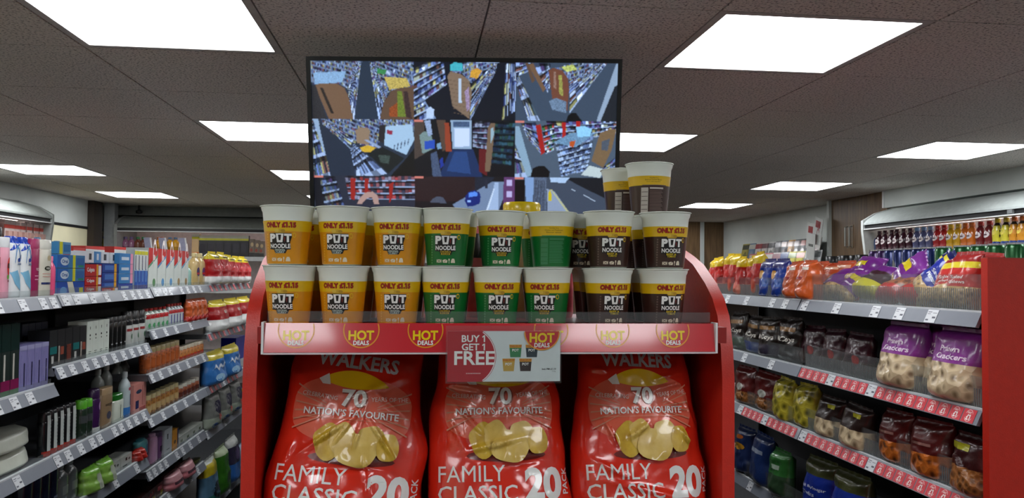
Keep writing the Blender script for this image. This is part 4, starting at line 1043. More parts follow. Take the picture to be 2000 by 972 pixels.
def run(side, name, mk, n, px0, px1, z, top_py, label, cat, group=None, inset=0., gap=.95, tilt=0., jit=0., spin=0.):
    X = GL-.036-inset if side == 'L' else GR+.036+inset
    ya, yb = yx(px0, X), yx(px1, X)
    wd = abs(yb-ya)/n
    h = zx((px0+px1)/2, top_py, X)-z
    spec = mk(wd*gap, h)
    specs = spec if isinstance(spec, dict) else None
    for k in range(n):
        y = ya+(yb-ya)*(k+.5)/n
        sp = specs[k % len(specs)] if specs else spec
        ob_ = put(side, name, sp, y, z, label.format(o=ORD[k]), cat, group if n > 1 or group else None, inset+abs(jit)*rt.random(), tilt, spin+jit*8*(rt.random()-.5), jit*5*(rt.random()-.5))
        if jit: ob_.scale = (1, 1, .93+.1*rt.random())
    return wd*gap, h

# ================================================================== LEFT SHELVING: TOILETRIES
T = SHGT+.0006
LA, LB, LC, LD = ([z+T for z in q] for q in (zA, zB, zC, zD))
R_ = lambda c: ('rect', -1, 1, 0, 1, c)
# --- top shelf
run('L', 'shampoo_bottle', lambda w_, h: bottle(w_, .05, h, (226, 160, 178), (206, 210, 212), 'flip', [('ell', .45, .52, .5, .16, (196, 50, 44), 14), ('rect', .05, .85, .50, .58, (70, 40, 36)), ('ell', .2, .36, .3, .04, (110, 160, 70), 10), ('rect', .1, .9, .28, .31, (150, 90, 100))]),
    2, -14, 23, LA[0], 462, '{o} pink strawberry shampoo bottle at the left edge of the top shelf', 'bottle', 'pink strawberry shampoo bottles')
put('L', 'shampoo_bottle', bottle(.055, .05, .23, (30, 30, 32), (16, 16, 18), 'round'), yx(12, GL-.15), LA[0], 'black capped bottle behind the pink strawberry shampoo', 'bottle', None, .12)
run('L', 'shampoo_bottle', lambda w_, h: bottle(w_, .05, h, (224, 230, 232), (24, 66, 176), 'shampoo', [('poly', [(-1, .76), (1, .90), (1, .97), (-1, .97)], (24, 66, 176)), ('poly', [(-.95, .42), (-.1, .46), (.45, .30), (.75, .10), (.2, .16), (-.5, .24)], (120, 180, 212)), ('ring', -.05, .30, .5, .56, .6, 2.6, (60, 130, 190)), ('ell', .1, .62, .22, .035, (30, 60, 140), 12), ('ell', .62, .67, .25, .045, (30, 50, 130), 12), ('rect', -.1, .7, .54, .57, (110, 130, 160))]),
    2, 24, 66, LA[0], 462, '{o} white shampoo bottle with blue top and pale blue swirl', 'bottle', 'white and blue shampoo bottles')
run('L', 'shampoo_bottle', lambda w_, h: bottle(w_, .045, h, (150, 32, 84), (160, 40, 92), 'flip', [('txt', 'VO5', .0, .48, .05, .8, (226, 190, 206), .03), ('rect', -.6, .6, .36, .375, (220, 150, 180)), ('rect', -.6, .6, .30, .315, (220, 150, 180))]), 1, 66, 80.5, LA[0], 466, 'magenta shampoo bottle with flip cap beside the cream one', 'bottle')
run('L', 'shampoo_bottle', lambda w_, h: bottle(w_, .045, h, (216, 214, 198), (210, 210, 198), 'flip', [('ell', .0, .5, .5, .04, (40, 48, 40), 14), ('txt', 'VO5', 0, .5, .035, .55, (226, 226, 216), .03), ('rect', -.7, .7, .40, .412, (206, 150, 140)), ('rect', -.7, .7, .35, .362, (206, 150, 140)), ('rect', -.8, .8, .22, .255, (38, 50, 100)), ('ell', .2, .68, .3, .05, (190, 176, 140), 12)]), 1, 80.5, 105, LA[0], 468, 'cream shampoo bottle with dark oval label', 'bottle')
run('L', 'shampoo_bottle', lambda w_, h: bottle(w_, .03, h, (226, 86, 130), (230, 120, 160), 'round'), 1, 104.5, 110.5, LA[0], 500, 'slim bright pink bottle next to the blue toothpaste cartons', 'bottle')
for k in range(2):
    put('L', 'pump_bottle', bottle(.045, .045, .20+.012*k, (120, 160, 190), (90, 140, 180), 'round'), yx(108-5*k, GL-.14)+.05, LA[0], 'pale blue pump bottle %s, behind the cream shampoo' % ('in front' if k else 'at the back'), 'bottle', 'pale blue pump bottles', .10+.06*k)
ob = [R_((54, 120, 172)), ('rect', -1, -.25, .05, .95, (30, 90, 170)), ('ell', -.5, .5, .3, .32, (196, 214, 228), 14), ('txt', 'Oral', -.5, .5, .28, .42, (40, 80, 150), .03), ('rect', .08, .28, 0, 1, (206, 206, 36)), ('rect', .36, .95, .2, .8, (40, 96, 160)), ('rect', .5, .9, .08, .22, (30, 130, 90))]
X0 = GL-.036
def stack(px0, px1, z, tops, mkshapes, col, names, cat, group, d=.12, cname='toothpaste_carton', ins=0.):
    ya, yb = yx(px0, X0-ins), yx(px1, X0-ins); zb = z
    pm = (px0+px1)/2
    for k, tp in enumerate(tops):
        zt_ = zx(pm, tp, X0-ins)
        put('L', cname, carton(yb-ya-.003, d, zt_-zb-.0015, col, mkshapes(k)), (ya+yb)/2, zb, names[k], cat, group, ins)
        zb = zt_
stack(111, 165, LA[0]-0, (549, 523, 497), lambda k: ob if k else [R_((26, 74, 164)), ('poly', [(-.1, 0), (.35, 0), (.1, 1), (-.3, 1)], (216, 214, 196)), ('ell', -.55, .35, .25, .3, (90, 150, 210), 14), ('rect', .6, .9, .05, .55, (206, 206, 36))], (40, 110, 180),
      ('bottom blue toothpaste carton with white stripe in its stack', 'middle blue toothpaste carton with yellow stripe and oval badge', 'upper blue toothpaste carton with yellow stripe, under the small one'), 'carton', 'blue toothpaste cartons')
ya, yb = yx(112, X0), yx(137, X0)
put('L', 'toothpaste_carton', carton(yb-ya, .12, .042, (60, 130, 180), [('rect', -.8, -.3, 0, 1, (206, 206, 36)), ('rect', -.1, .9, .2, .8, (40, 110, 170))]), (ya+yb)/2, zx(138, 497, X0)+.001, 'small blue carton lying on top of the blue toothpaste stack', 'carton')
cg = lambda c: [R_(c), ('txt', 'Colgate', -.35, .5, .45, .9, (238, 236, 236), .02), ('rect', .35, .55, 0, 1, (226, 160, 30)), ('rect', .6, .95, .1, .9, (230, 232, 236))]
stack(166, 198, LB[0], (557, 539, 515), lambda k: cg((186, 30, 34)), (186, 30, 34), ('bottom red toothpaste carton in the left red stack', 'middle red toothpaste carton in the left red stack', 'top red toothpaste carton in the left red stack'), 'carton', 'red toothpaste cartons')
stack(199, 231, LB[0], (561, 550, 531, 514), lambda k: cg((186, 30, 34)) if k == 0 else [R_((32, 66, 150)), ('rect', -.7, .4, .25, .8, (70, 120, 200)), ('rect', .45, .75, 0, 1, (226, 166, 36)), ('rect', .75, 1, 0, 1, (24, 50, 130))], (32, 66, 150),
      ('flat red toothpaste carton at the bottom of the dark blue stack', 'lowest dark blue toothpaste carton with orange stripe', 'second dark blue toothpaste carton with orange stripe', 'topmost dark blue toothpaste carton with orange stripe'), 'carton', 'dark blue toothpaste cartons')
for k, (p0, p1, c, lab) in enumerate(((168, 183, (214, 218, 222), 'small white carton with barcode on the red toothpaste stack'), (184, 196, (60, 130, 190), 'small bright blue carton between two white ones on toothpaste'), (197, 212, (210, 214, 220), 'middle small white carton on the toothpaste stacks'), (215, 229, (216, 220, 222), 'small white carton at the right end of the toothpaste stacks'))):
    ya, yb = yx(p0, X0-.02), yx(p1, X0-.02)
    put('L', 'small_carton', carton(yb-ya-.004, .06, .044, c, [('rect', -.4, .3, .25, .8, (60, 64, 72) if c[0] > 150 else (220, 228, 236))]), (ya+yb)/2, zx(198, 514, X0)+.002, lab, 'carton', 'small cartons on the toothpaste', .02)
stack(232, 259, LB[0], (553, 534, 515, 494), lambda k: [R_((52, 130, 196) if k else (26, 60, 160)), ('rect', -.7, .4, .35, .65, (206, 222, 236)), ('rect', .6, 1, 0, 1, (226, 150, 176) if k else (26, 60, 160))], (60, 140, 200),
      ('lowest dark blue denture carton in the light blue stack', 'second light blue carton with pink end in its stack', 'third light blue carton with pink end in its stack', 'topmost light blue carton with pink end in its stack'), 'carton', 'light blue cartons')
run('L', 'toothbrush_pack', lambda w_, h: carton(w_, .03, h, (206, 210, 206), [('rect', -1, 1, .88, .97, (206, 200, 40)), ('rect', -.5, -.1, .5, .86, (60, 70, 110)), ('rect', .2, .5, .5, .86, (230, 232, 236)), ('rect', -1, 1, .10, .48, (32, 86, 176)), ('rect', -1, 1, 0, .12, (20, 40, 140)), ('rect', -.2, .2, .2, .52, (120, 170, 214))]),
    4, 262, 288, LB[0], 488, '{o} hanging toothbrush pack with yellow top and blue base', 'pack', 'toothbrush packs')
tg = MB().box(-.02, .02, 0, .002, 0, .025, mat((226, 200, 30), .4)).mesh('price_tag')
heart = [('poly', [(-1, .56), (1, .84), (1, 1), (-1, 1)], (190, 28, 28)), ('poly', [(-1, .50), (1, .78), (1, .84), (-1, .56)], (90, 150, 120)), ('ring', .35, .80, .30, .42, .4, 4.0, (236, 226, 222)), ('ell', .2, .77, .3, .07, (230, 200, 196), 12), ('ell', .35, .16, .32, .10, (86, 140, 90), 14)]
def hv(c, c2): return heart[:1]+[('poly', [(-1, .50), (1, .78), (1, .84), (-1, .56)], c)]+heart[2:4]+[('ell', .3, .16, .34, .10, c2, 14)]
run('L', 'formula_carton', lambda w_, h: {k: carton(w_, .10, h, (206, 214, 208), hv(*c)) for k, c in enumerate((((90, 150, 120), (86, 140, 90)), ((90, 140, 190), (90, 150, 200)), ((90, 140, 190), (90, 150, 200)), ((150, 190, 200), (166, 140, 96)), ((120, 170, 200), (166, 140, 96))))},
    5, 289, 368, LB[0], 487, '{o} red and white baby milk carton with a heart, from the left', 'carton', 'red and white baby milk cartons')
put('L', 'oil_bottle', bottle(.045, .04, .115, (150, 190, 180), (206, 200, 60), 'round'), yx(373, X0), LC[0], 'clear green bottle with yellow cap beside the milk cartons', 'bottle')
run('L', 'oil_bottle', lambda w_, h: bottle(w_, .05, h, (206, 178, 120), (224, 206, 150), 'round', [('ell', 0, .42, .55, .14, (50, 50, 110), 14), ('rect', -.5, .5, .34, .40, (190, 50, 60))]), 2, 382, 403, LC[0], 494, '{o} amber baby oil bottle with dark blue label', 'bottle', 'amber baby oil bottles')
nap = lambda w_, h: pouch(w_, h*.92, .07, 4.2, (190, 28, 32), [(0, .28, (224, 226, 224)), (.28, .80, (176, 24, 30)), (.80, 1.01, (222, 200, 30))], [('rect', -.3, .3, .45, .62, (206, 80, 84)), ('rect', -.6, .5, .86, .90, (90, 84, 30))])
run('L', 'wipes_pack', nap, 5, 404, 477, LC[0], 492, '{o} red and white wipes pack with yellow header on the top shelf', 'pack', 'red wipes packs on the top shelf', .0, .86, 0, .004)
run('L', 'small_carton', lambda w_, h: carton(w_, .05, h, (222, 224, 224), [('ell', 0, .45, .5, .2, (190, 50, 40), 12)]), 1, 478, 489, LD[0], 519, 'small white carton with red crest at the far end of the top shelf', 'carton')
# red topped boxes standing behind the toothpaste
for k, (p0, p1, tp) in enumerate(((142, 165, 483), (166, 203, 481), (222, 250, 482))):
    ya, yb = yx(p0, X0-.2), yx(p1, X0-.2)
    put('L', 'nappy_carton', carton(yb-ya, .10, zx((p0+p1)/2, tp, X0-.2)-LB[0], (190, 34, 32), [('rect', -1, 1, .2, .93, (200, 204, 204))]), (ya+yb)/2, LB[0], '%s red topped white carton in the row behind the toothpaste' % ORD[k], 'carton', 'red topped cartons behind the toothpaste', .2)

# --- second shelf, near bay
run('L', 'hair_dye_box', lambda w_, h: carton(w_, .07, h, (26, 40, 36), [('rect', -1, 1, .62, 1, (22, 44, 40)), ('rect', -1, 1, .08, .22, (130, 30, 80)), ('rect', -.5, -.1, .22, .58, (196, 196, 186)), ('rect', -1, 1, 0, .08, (60, 110, 70))]), 4, -32, 42, LA[1], 634, '{o} dark green hair colour box at the left edge', 'box', 'dark hair colour boxes')
run('L', 'lilac_box', lambda w_, h: carton(w_, .08, h, (128, 124, 178), [('rect', .2, .5, .1, .62, (52, 48, 84)), ('rect', -1, 1, .9, 1, (160, 160, 200)), ('rect', -.6, -.3, .2, .8, (146, 142, 194))]), 4, 42, 99, LA[1], 671, '{o} lilac carton with dark upright lettering, from the left', 'carton', 'lilac cartons')
run('L', 'black_box', lambda w_, h: carton(w_, .06, h, (24, 26, 40), [('rect', -.3, .3, .1, .8, (36, 36, 60))]), 4, 46, 96, LA[1], 630, '{o} navy box in the dark row behind the lilac cartons', 'box', 'navy boxes behind the lilac cartons', .14)
# second shelf, second bay
run('L', 'hair_dye_box', lambda w_, h: {0: carton(w_, .07, h, (24, 26, 28), [('rect', -.9, .9, .35, .55, (30, 110, 110)), ('rect', -.5, .1, .1, .3, (190, 190, 186))]), 1: carton(w_, .07, h, (24, 24, 26), [('rect', -.2, .7, .30, .52, (150, 76, 60)), ('rect', -.8, -.4, .1, .55, (170, 160, 150))]), 2: carton(w_, .07, h, (24, 24, 26), [('rect', -.6, .6, .1, .55, (110, 56, 46))])}, 5, 100, 172, LB[1], 640, '{o} black hair colour box left of the white cartons', 'box', 'black hair colour boxes')
run('L', 'white_carton', lambda w_, h: carton(w_, .07, h, (210, 218, 208), [('ell', 0, .62, .22, .03, (60, 66, 60), 10), ('rect', -.15, .2, .5, .54, (110, 120, 110)), ('rect', -.5, .5, .16, .18, (120, 130, 120)), ('rect', -.5, .3, .11, .13, (120, 130, 120)), ('rect', -.1, .1, .78, .86, (90, 100, 90))]), 4, 173, 216, LB[1], 625, '{o} white carton with small black print on the second shelf', 'carton', 'white cartons on the second shelf')
run('L', 'black_bottle', lambda w_, h: bottle(w_, .05, h, (26, 27, 26), (20, 20, 22), 'flip', [('rect', -.4, .4, .2, .24, (150, 150, 150)), ('rect', -.1, .1, .3, .55, (90, 90, 90))]), 4, 218, 252, LB[1], 617, '{o} black shower gel bottle beside the white cartons', 'bottle', 'black shower gel bottles')
run('L', 'deodorant_can', lambda w_, h: bottle(w_, .045, h, (200, 204, 200), (50, 50, 50), 'spray', [('rect', -1, 1, .62, .78, (40, 40, 42)), ('ell', .2, .3, .3, .08, (60, 110, 70), 10), ('rect', -.8, .8, .45, .52, (150, 60, 60))], 2), 3, 253, 290, LB[1], 606, '{o} white and black deodorant can at the right of its shelf', 'can', 'white and black deodorant cans')
put('L', 'small_carton', carton(.05, .05, .045, (60, 130, 200), [('rect', -.6, .6, .3, .7, (210, 220, 230))]), yx(281, X0+.01), LB[1], 'small bright blue carton in front of the deodorant cans', 'carton', None, -.008) if False else None
# second shelf, third bay
run('L', 'toothpaste_tube', lambda w_, h: bottle(w_, .04, h, (196, 210, 200), (186, 46, 46), 'round', [('rect', -1, 1, .52, .72, (186, 40, 44)), ('ell', 0, .2, .6, .12, (60, 150, 90), 12)]), 5, 290, 333, LC[1], 600, '{o} white baby bottle with red shoulder and green badge', 'bottle', 'white baby bottles with green badges')
run('L', 'toothpaste_tube', lambda w_, h: bottle(w_, .04, h, (196, 206, 208), (186, 60, 56), 'round', [('rect', -1, 1, .56, .72, (186, 50, 52)), ('rect', -.4, .2, .1, .5, (90, 90, 150))]), 5, 334, 362, LC[1], 592, '{o} slim white baby bottle with red shoulder and blue stripe', 'bottle', 'slim white baby bottles')
run('L', 'orange_pouch', lambda w_, h: pouch(w_, h*.94, .035, 7.1, (190, 84, 34), [(0, .25, (176, 40, 34)), (.25, 1.01, (190, 84, 34))]), 4, 363, 400, LC[1], 582, '{o} orange baby food pouch from the left', 'pouch', 'orange baby food pouches')
# second shelf, fourth bay
run('L', 'wipes_pack', lambda w_, h: pouch(w_, h*.93, .08, 9.1, (180, 26, 30), [(0, .42, (222, 224, 222)), (.42, .86, (170, 24, 28)), (.86, 1.01, (222, 202, 34))], [('rect', -.1, .25, .62, .72, (196, 190, 180)), ('rect', .4, .75, .5, .7, (196, 90, 90))]), 3, 406, 484, LD[1], 581, '{o} large red and white nappy pack with yellow top, second shelf', 'pack', 'large nappy packs on the second shelf', .0, .93)

# --- third level: baby food jars in the third bay
jar_m = lambda c: two_tone('baby_food_%d' % c[0], c, tuple(min(255, int(v*1.35)) for v in c), 90, .3)
run('L', 'food_jar', lambda w_, h: bottle(w_, .05, h, (150, 84, 40), (196, 176, 120), 'jar', [('rect', -1, 1, .2, .55, (176, 92, 48))], 2, 'lid', 14, jar_m((140, 72, 34))), 7, 292, 357, LC[2], 671, '{o} orange baby food jar with gold lid on the upper jar shelf', 'jar', 'orange jars on the upper jar shelf')
run('L', 'food_jar', lambda w_, h: bottle(w_, .05, h, (150, 84, 40), (226, 214, 190), 'jar', [('rect', -1, 1, .1, .3, (186, 60, 40))], 2, 'lid', 14, jar_m((146, 92, 46))), 7, 358, 403, LC[2], 670, '{o} brown baby food jar with white lid on the upper jar shelf', 'jar', 'brown jars on the upper jar shelf')
run('L', 'food_jar', lambda w_, h: bottle(w_, .05, h, (160, 120, 70), (206, 190, 140), 'jar', [('rect', -1, 1, .2, .5, (190, 160, 110))], 2, 'lid', 14, jar_m((128, 88, 44))), 7, 295, 357, LC[3], 757, '{o} tan baby food jar with pale lid on the lower jar shelf', 'jar', 'tan jars on the lower jar shelf')
run('L', 'food_jar', lambda w_, h: bottle(w_, .05, h, (110, 60, 40), (226, 222, 206), 'jar', [('rect', -1, 1, .15, .5, (96, 52, 44))], 2, 'lid', 14, jar_m((112, 60, 36))), 5, 358, 396, LC[3], 742, '{o} dark brown baby food jar with white lid, lower jar shelf', 'jar', 'dark brown jars on the lower jar shelf')
# blue packs in the fourth bay
blu = lambda w_, h: pouch(w_, h*.95, .08, 12.3, (50, 110, 184), [(0, .82, (54, 116, 186)), (.82, 1.01, (196, 180, 50))], [('poly', [(-.8, .50), (-.55, .68), (-.4, .54), (-.1, .70), (.1, .55), (.4, .72), (.7, .58), (.6, .52), (.4, .62), (.12, .47), (-.1, .60), (-.4, .46), (-.55, .58)], (214, 222, 232)), ('ell', -.3, .25, .4, .12, (150, 190, 220), 12)])
run('L', 'tissue_pack', blu, 2, 400, 462, LD[2], 678, '{o} blue nappy pack with yellow top in the far bay', 'pack', 'blue nappy packs', .0, .94)
run('L', 'blue_box', lambda w_, h: carton(w_, .10, h, (28, 34, 150), [('rect', -1, 1, 0, .3, (206, 210, 214))]), 1, 463, 482, LD[2], 656, 'deep blue box beside the blue nappy packs', 'box')

# --- third shelf of the near bays
cot = lambda w_, h: pouch(w_, h, .09, 15.5, (214, 218, 206), m=mat((206, 212, 198), .35, 0, .05, 12, .3, .3, 20), topw=.9)
Yc0, Yc1 = yx(-20, X0), yx(97, X0)
for k, (zz, lab) in enumerate(((LA[2], 'lower white cotton wool pack lying at the bottom left'), (LA[2]+.062, 'upper white cotton wool pack lying on the other at bottom left'))):
    b_ = Bag(.36, .055, .09, 21+k, (), .004, .004, .96, .98, .8)
    put('L', 'cotton_pack', [('wrapper', b_.mesh('wrapper', mat((206, 212, 198), .35, 0, .05, 12, .3, .2, 20), 24, 10, .9)), ('side_seal', MB().box(-.18, -.165, -.03, .03, .02, .026, mat((224, 228, 222), .3)).mesh('side_seal'), 0)], Yc1-.19, zz, lab, 'pack', 'white cotton wool packs', .09)
put('L', 'cotton_pack', [('wrapper', Bag(.16, .05, .05, 31, (), .004, .004, .9, .98, .8).mesh('wrapper', mat((206, 212, 204), .35, 0, .05, 12, .3, .2, 20), 20, 10, .9)), ('pink_spot', print_mesh('pink_spot', [('ell', -.2, .5, .2, .25, (170, 60, 130), 12)], lambda x, z, off: (x*.07, -.052-off, z*.05), None))], yx(12, X0)-.02, LA[2], 'small white cotton pad pack with a pink spot at the left edge', 'pack', None, .05) if False else None
run('L', 'cotton_bud_tube', lambda w_, h: bottle(w_, .04, h, (28, 30, 32), (30, 30, 32), 'spray', [('rect', -.55, .55, .12, .92, (196, 204, 200))]+[('rect', .1, .55, .2+.08*k, .235+.08*k, (40, 44, 46)) for k in range(8)]+[('rect', -1, 1, .0, .12, (170, 44, 34))], 2), 5, 99, 160, LB[2], 792, '{o} black tube with white lettering and red foot, from the left', 'tube', 'black tubes with white lettering')
run('L', 'deodorant_can', lambda w_, h: bottle(w_, .045, h, (40, 56, 44), (96, 186, 50), 'spray', [('rect', -1, 1, .40, .60, (70, 74, 76))], 2), 2, 171, 192, LB[2], 777, '{o} dark deodorant can with bright green cap', 'can', 'green capped deodorant cans')
run('L', 'deodorant_can', lambda w_, h: bottle(w_, .045, h, (66, 34, 84), (56, 28, 74), 'spray', [('ell', .2, .6, .3, .1, (190, 150, 200), 12), ('rect', -1, 1, 0, .12, (200, 204, 200))], 2), 1, 193, 207, LB[2], 757, 'purple deodorant can with pale flower next to the green caps', 'can')
run('L', 'cream_tube', lambda w_, h: bottle(w_, .04, h, (150, 126, 96), (176, 150, 114), 'flip', [('ell', 0, .3, .4, .1, (80, 80, 96), 12), ('rect', -.6, .6, .55, .6, (96, 80, 60))]), 1, 208, 230, LB[2], 754, 'tan lotion tube between purple can and green lidded tub', 'tube')
run('L', 'cream_tub', lambda w_, h: bottle(w_, .05, h, (196, 204, 190), (34, 110, 36), 'spray', [('rect', -.1, .0, .1, .6, (110, 120, 110))], 2.4), 1, 231, 253, LB[2], 766, 'white tub with a dark green lid on the third shelf', 'tub')
run('L', 'roll_on', lambda w_, h: bottle(w_, .045, h, (190, 204, 206), (200, 208, 210), 'round', [('rect', -1, 1, 0, .22, (60, 120, 190)), ('rect', .1, .8, .25, .5, (34, 46, 110)), ('ell', 0, .62, .3, .04, (170, 60, 80), 10)], 2), 1, 252, 265, LB[2], 724, 'white roll-on bottle with blue base beside the pink box', 'bottle')
run('L', 'pink_box', lambda w_, h: carton(w_, .06, h, (206, 134, 124), [('ell', -.2, .72, .45, .07, (44, 60, 90), 14), ('rect', -.7, -.2, .14, .42, (36, 40, 90)), ('rect', -.1, .9, .03, .14, (176, 40, 36)), ('rect', .35, .42, .2, .9, (180, 100, 96))]), 1, 266, 291, LB[2], 746, 'pink carton with a dark eye shape on the third shelf', 'carton')
for k, p in enumerate((188, 204, 226, 238)):
    put('L', 'roll_on', bottle(.055, .05, .20+.012*k, (150, 156, 150), (190, 196, 190), 'round'), yx(p+10, X0-.14), LB[2], '%s grey bottle in the shadow behind the deodorant cans' % ORD[k], 'bottle', 'grey bottles in the shadow', .12)

# --- fourth shelf
run('L', 'shower_bottle', lambda w_, h: bottle(w_, .05, h, (26, 32, 52), (30, 34, 44), 'flip', [('rect', -.5, .5, .3, .34, (100, 110, 130))]), 4, 62, 128, LB[3], 905, '{o} navy bottle on the fourth shelf from the left', 'bottle', 'navy bottles on the fourth shelf')
run('L', 'shower_bottle', lambda w_, h: bottle(w_, .05, h, (96, 104, 104), (110, 118, 116), 'round', [('rect', -.6, .6, .3, .5, (124, 132, 130))]), 2, 130, 166, LB[3], 895, '{o} smoky grey bottle left of the lime green packs', 'bottle', 'smoky grey bottles')
run('L', 'lime_pack', lambda w_, h: pouch(w_, h*.95, .05, 17, (130, 176, 70), [(0, .80, (132, 178, 76)), (.80, 1.01, (110, 170, 50))], [('rect', -.1, .5, .15, .75, (170, 180, 160))]), 2, 167, 220, LB[3], 898, '{o} lime green pack on the fourth shelf', 'pack', 'lime green packs')
run('L', 'white_pack', lambda w_, h: carton(w_, .07, h, (186, 190, 184), [('rect', -.2, .1, .55, .8, (40, 44, 44)), ('rect', -.7, .1, .12, .24, (60, 64, 66)), ('ell', .5, .6, .2, .1, (110, 114, 110), 10)]), 2, 221, 266, LB[3], 890, '{o} white carton with black marks beside the lime packs', 'carton', 'white cartons beside the lime packs')
run('L', 'red_pack', lambda w_, h: pouch(w_, h*.95, .04, 19, (170, 40, 32)), 2, 267, 284, LB[3], 872, '{o} red pouch between white cartons and teal bottle', 'pouch', 'red pouches')
run('L', 'teal_bottle', lambda w_, h: bottle(w_, .05, h, (90, 160, 166), (60, 130, 140), 'shampoo', [('rect', .2, .7, .1, .6, (60, 110, 150))]), 1, 284, 300, LB[3], 852, 'teal shampoo bottle at the end of the fourth shelf', 'bottle')
# --- fifth shelf third bay
run('L', 'lotion_bottle', lambda w_, h: bottle(w_, .045, h, (196, 150, 184), (200, 160, 190), 'shampoo'), 1, 308, 318, LC[4], 842, 'pale pink lotion bottle on the fifth shelf', 'bottle')
run('L', 'lotion_bottle', lambda w_, h: bottle(w_, .045, h, (110, 74, 116), (80, 60, 90), 'flip', [('rect', -.5, .5, .3, .5, (60, 40, 70))]), 1, 318.5, 327, LC[4], 838, 'purple lotion bottle beside the pale pink one', 'bottle')
run('L', 'white_carton', lambda w_, h: carton(w_, .06, h, (182, 188, 192), [('rect', -.3, .0, .6, .8, (90, 94, 100)), ('rect', -.4, .4, .2, .23, (120, 124, 130))]), 1, 327.5, 343, LC[4], 832, 'plain white carton between purple bottle and orange box', 'carton')
run('L', 'orange_box', lambda w_, h: carton(w_, .06, h, (206, 140, 36), [('rect', .6, 1, 0, 1, (40, 40, 90)), ('ell', -.2, .4, .4, .1, (120, 80, 30), 10)]), 1, 344, 355, LC[4], 834, 'orange box with dark blue edge on the fifth shelf', 'box')
run('L', 'white_carton', lambda w_, h: carton(w_, .06, h, (180, 184, 176), [('rect', -.5, .2, .3, .6, (120, 130, 110)), ('rect', -.6, .6, .1, .2, (140, 140, 160))]), 4, 356, 402, LC[4], 834, '{o} small white carton right of the orange box', 'carton', 'small white cartons on the fifth shelf')
# clear bagged soft packs in the fourth bay
run('L', 'baby_bag', lambda w_, h: pouch(w_, h*.95, .06, 23, (150, 154, 146), [(0, .35, (166, 176, 160)), (.35, 1.01, (120, 122, 118))], [('ell', .1, .62, .5, .2, (54, 52, 74), 14), ('ell', .2, .30, .22, .09, (206, 90, 80), 12), ('ell', -.5, .12, .3, .08, (60, 100, 170), 10)]), 3, 404, 468, LD[3], 752, '{o} clear bag with dark picture and red dot in far bay', 'bag', 'clear bags with red dots')
run('L', 'blue_box', lambda w_, h: carton(w_, .06, h, (28, 30, 110), [('rect', -1, 1, .8, 1, (206, 196, 40))]), 1, 469, 480, LD[3], 757, 'dark blue box with yellow top at the end of the clear bags', 'box')
# --- lowest visible shelves
run('L', 'pad_pack', lambda w_, h: pouch(w_, h*.95, .06, 27, (190, 120, 128), [(0, .55, (176, 104, 112)), (.55, 1.01, (206, 150, 156))], [('rect', -.6, .5, .36, .52, (70, 46, 56))]), 2, 328, 378, LC[5], 905, '{o} pink sanitary towel pack low in the third bay', 'pack', 'pink sanitary towel packs')
run('L', 'yellow_bottle', lambda w_, h: bottle(w_, .05, h, (96, 96, 30), (90, 92, 40), 'flip'), 2, 379, 402, LC[5], 895, '{o} olive bottle beside the pink towel packs', 'bottle', 'olive bottles')
run('L', 'brown_box', lambda w_, h: carton(w_, .06, h, (96, 60, 54), [('rect', -.6, .5, .5, .8, (150, 40, 40)), ('rect', .2, .8, .05, .4, (196, 180, 60))]), 3, 282, 328, LC[5], 948, '{o} brown and red box at the bottom left of third bay', 'box', 'brown and red boxes')
run('L', 'wash_pouch', lambda w_, h: pouch(w_, h*.95, .07, 29, (70, 130, 176), [(0, .3, (34, 120, 110)), (.3, .72, (90, 130, 160)), (.72, .95, (196, 176, 40)), (.95, 1.01, (200, 206, 200))], [('ell', .1, .38, .5, .18, (40, 50, 60), 14)]), 1, 398, 424, LD[4], 888, 'blue and yellow pack at the bottom beside the green one', 'pack')
run('L', 'wash_pouch', lambda w_, h: pouch(w_, h*.95, .07, 33, (60, 120, 40), [(0, .9, (56, 116, 34)), (.9, 1.01, (180, 196, 160))], [('ell', .2, .3, .5, .2, (44, 70, 50), 14)]), 1, 425, 444, LD[4], 866, 'tall green pack at the bottom of the far bay', 'pack')
run('L', 'wash_pouch', lambda w_, h: pouch(w_, h*.95, .07, 37, (60, 110, 180), [(0, .45, (56, 110, 186)), (.45, .85, (60, 56, 80)), (.85, 1.01, (196, 200, 196))], [('ell', .1, .65, .5, .14, (96, 80, 120), 14)]), 1, 445, 464, LD[4], 846, 'blue pack with a dark middle at the far bottom', 'pack')
run('L', 'wash_pouch', lambda w_, h: pouch(w_, h*.95, .07, 41, (150, 170, 190)), 1, 464.5, 480, LD[4], 862, 'pale blue pack beside the red display at the bottom', 'pack')

# ================================================================== RIGHT SHELVING: SNACKS
RS = [z+T for z in zR]
XR0 = GR+.036
NUT = two_tone('nuts_in_clear_bag', (96, 62, 30), (206, 170, 112), 75, .3, 'VORONOI', .1, .55, None, .4, .4)
NUT2 = two_tone('brown_snack_in_clear_bag', (60, 36, 20), (150, 96, 48), 60, .3, 'VORONOI', .1, .6, None, .4, .4)
CRK = two_tone('pale_crackers_in_bag', (120, 98, 70), (206, 186, 150), 34, .3, 'VORONOI', .15, .5, None, .4, .5)
CAR = two_tone('caramel_balls_in_bag', (80, 34, 12), (196, 108, 40), 40, .28, 'VORONOI', .2, .6, None, .5, .6)
YEL_ = two_tone('yellow_rings_in_bag', (90, 84, 20), (190, 176, 56), 34, .28, 'VORONOI', .15, .6, None, .5, .6)
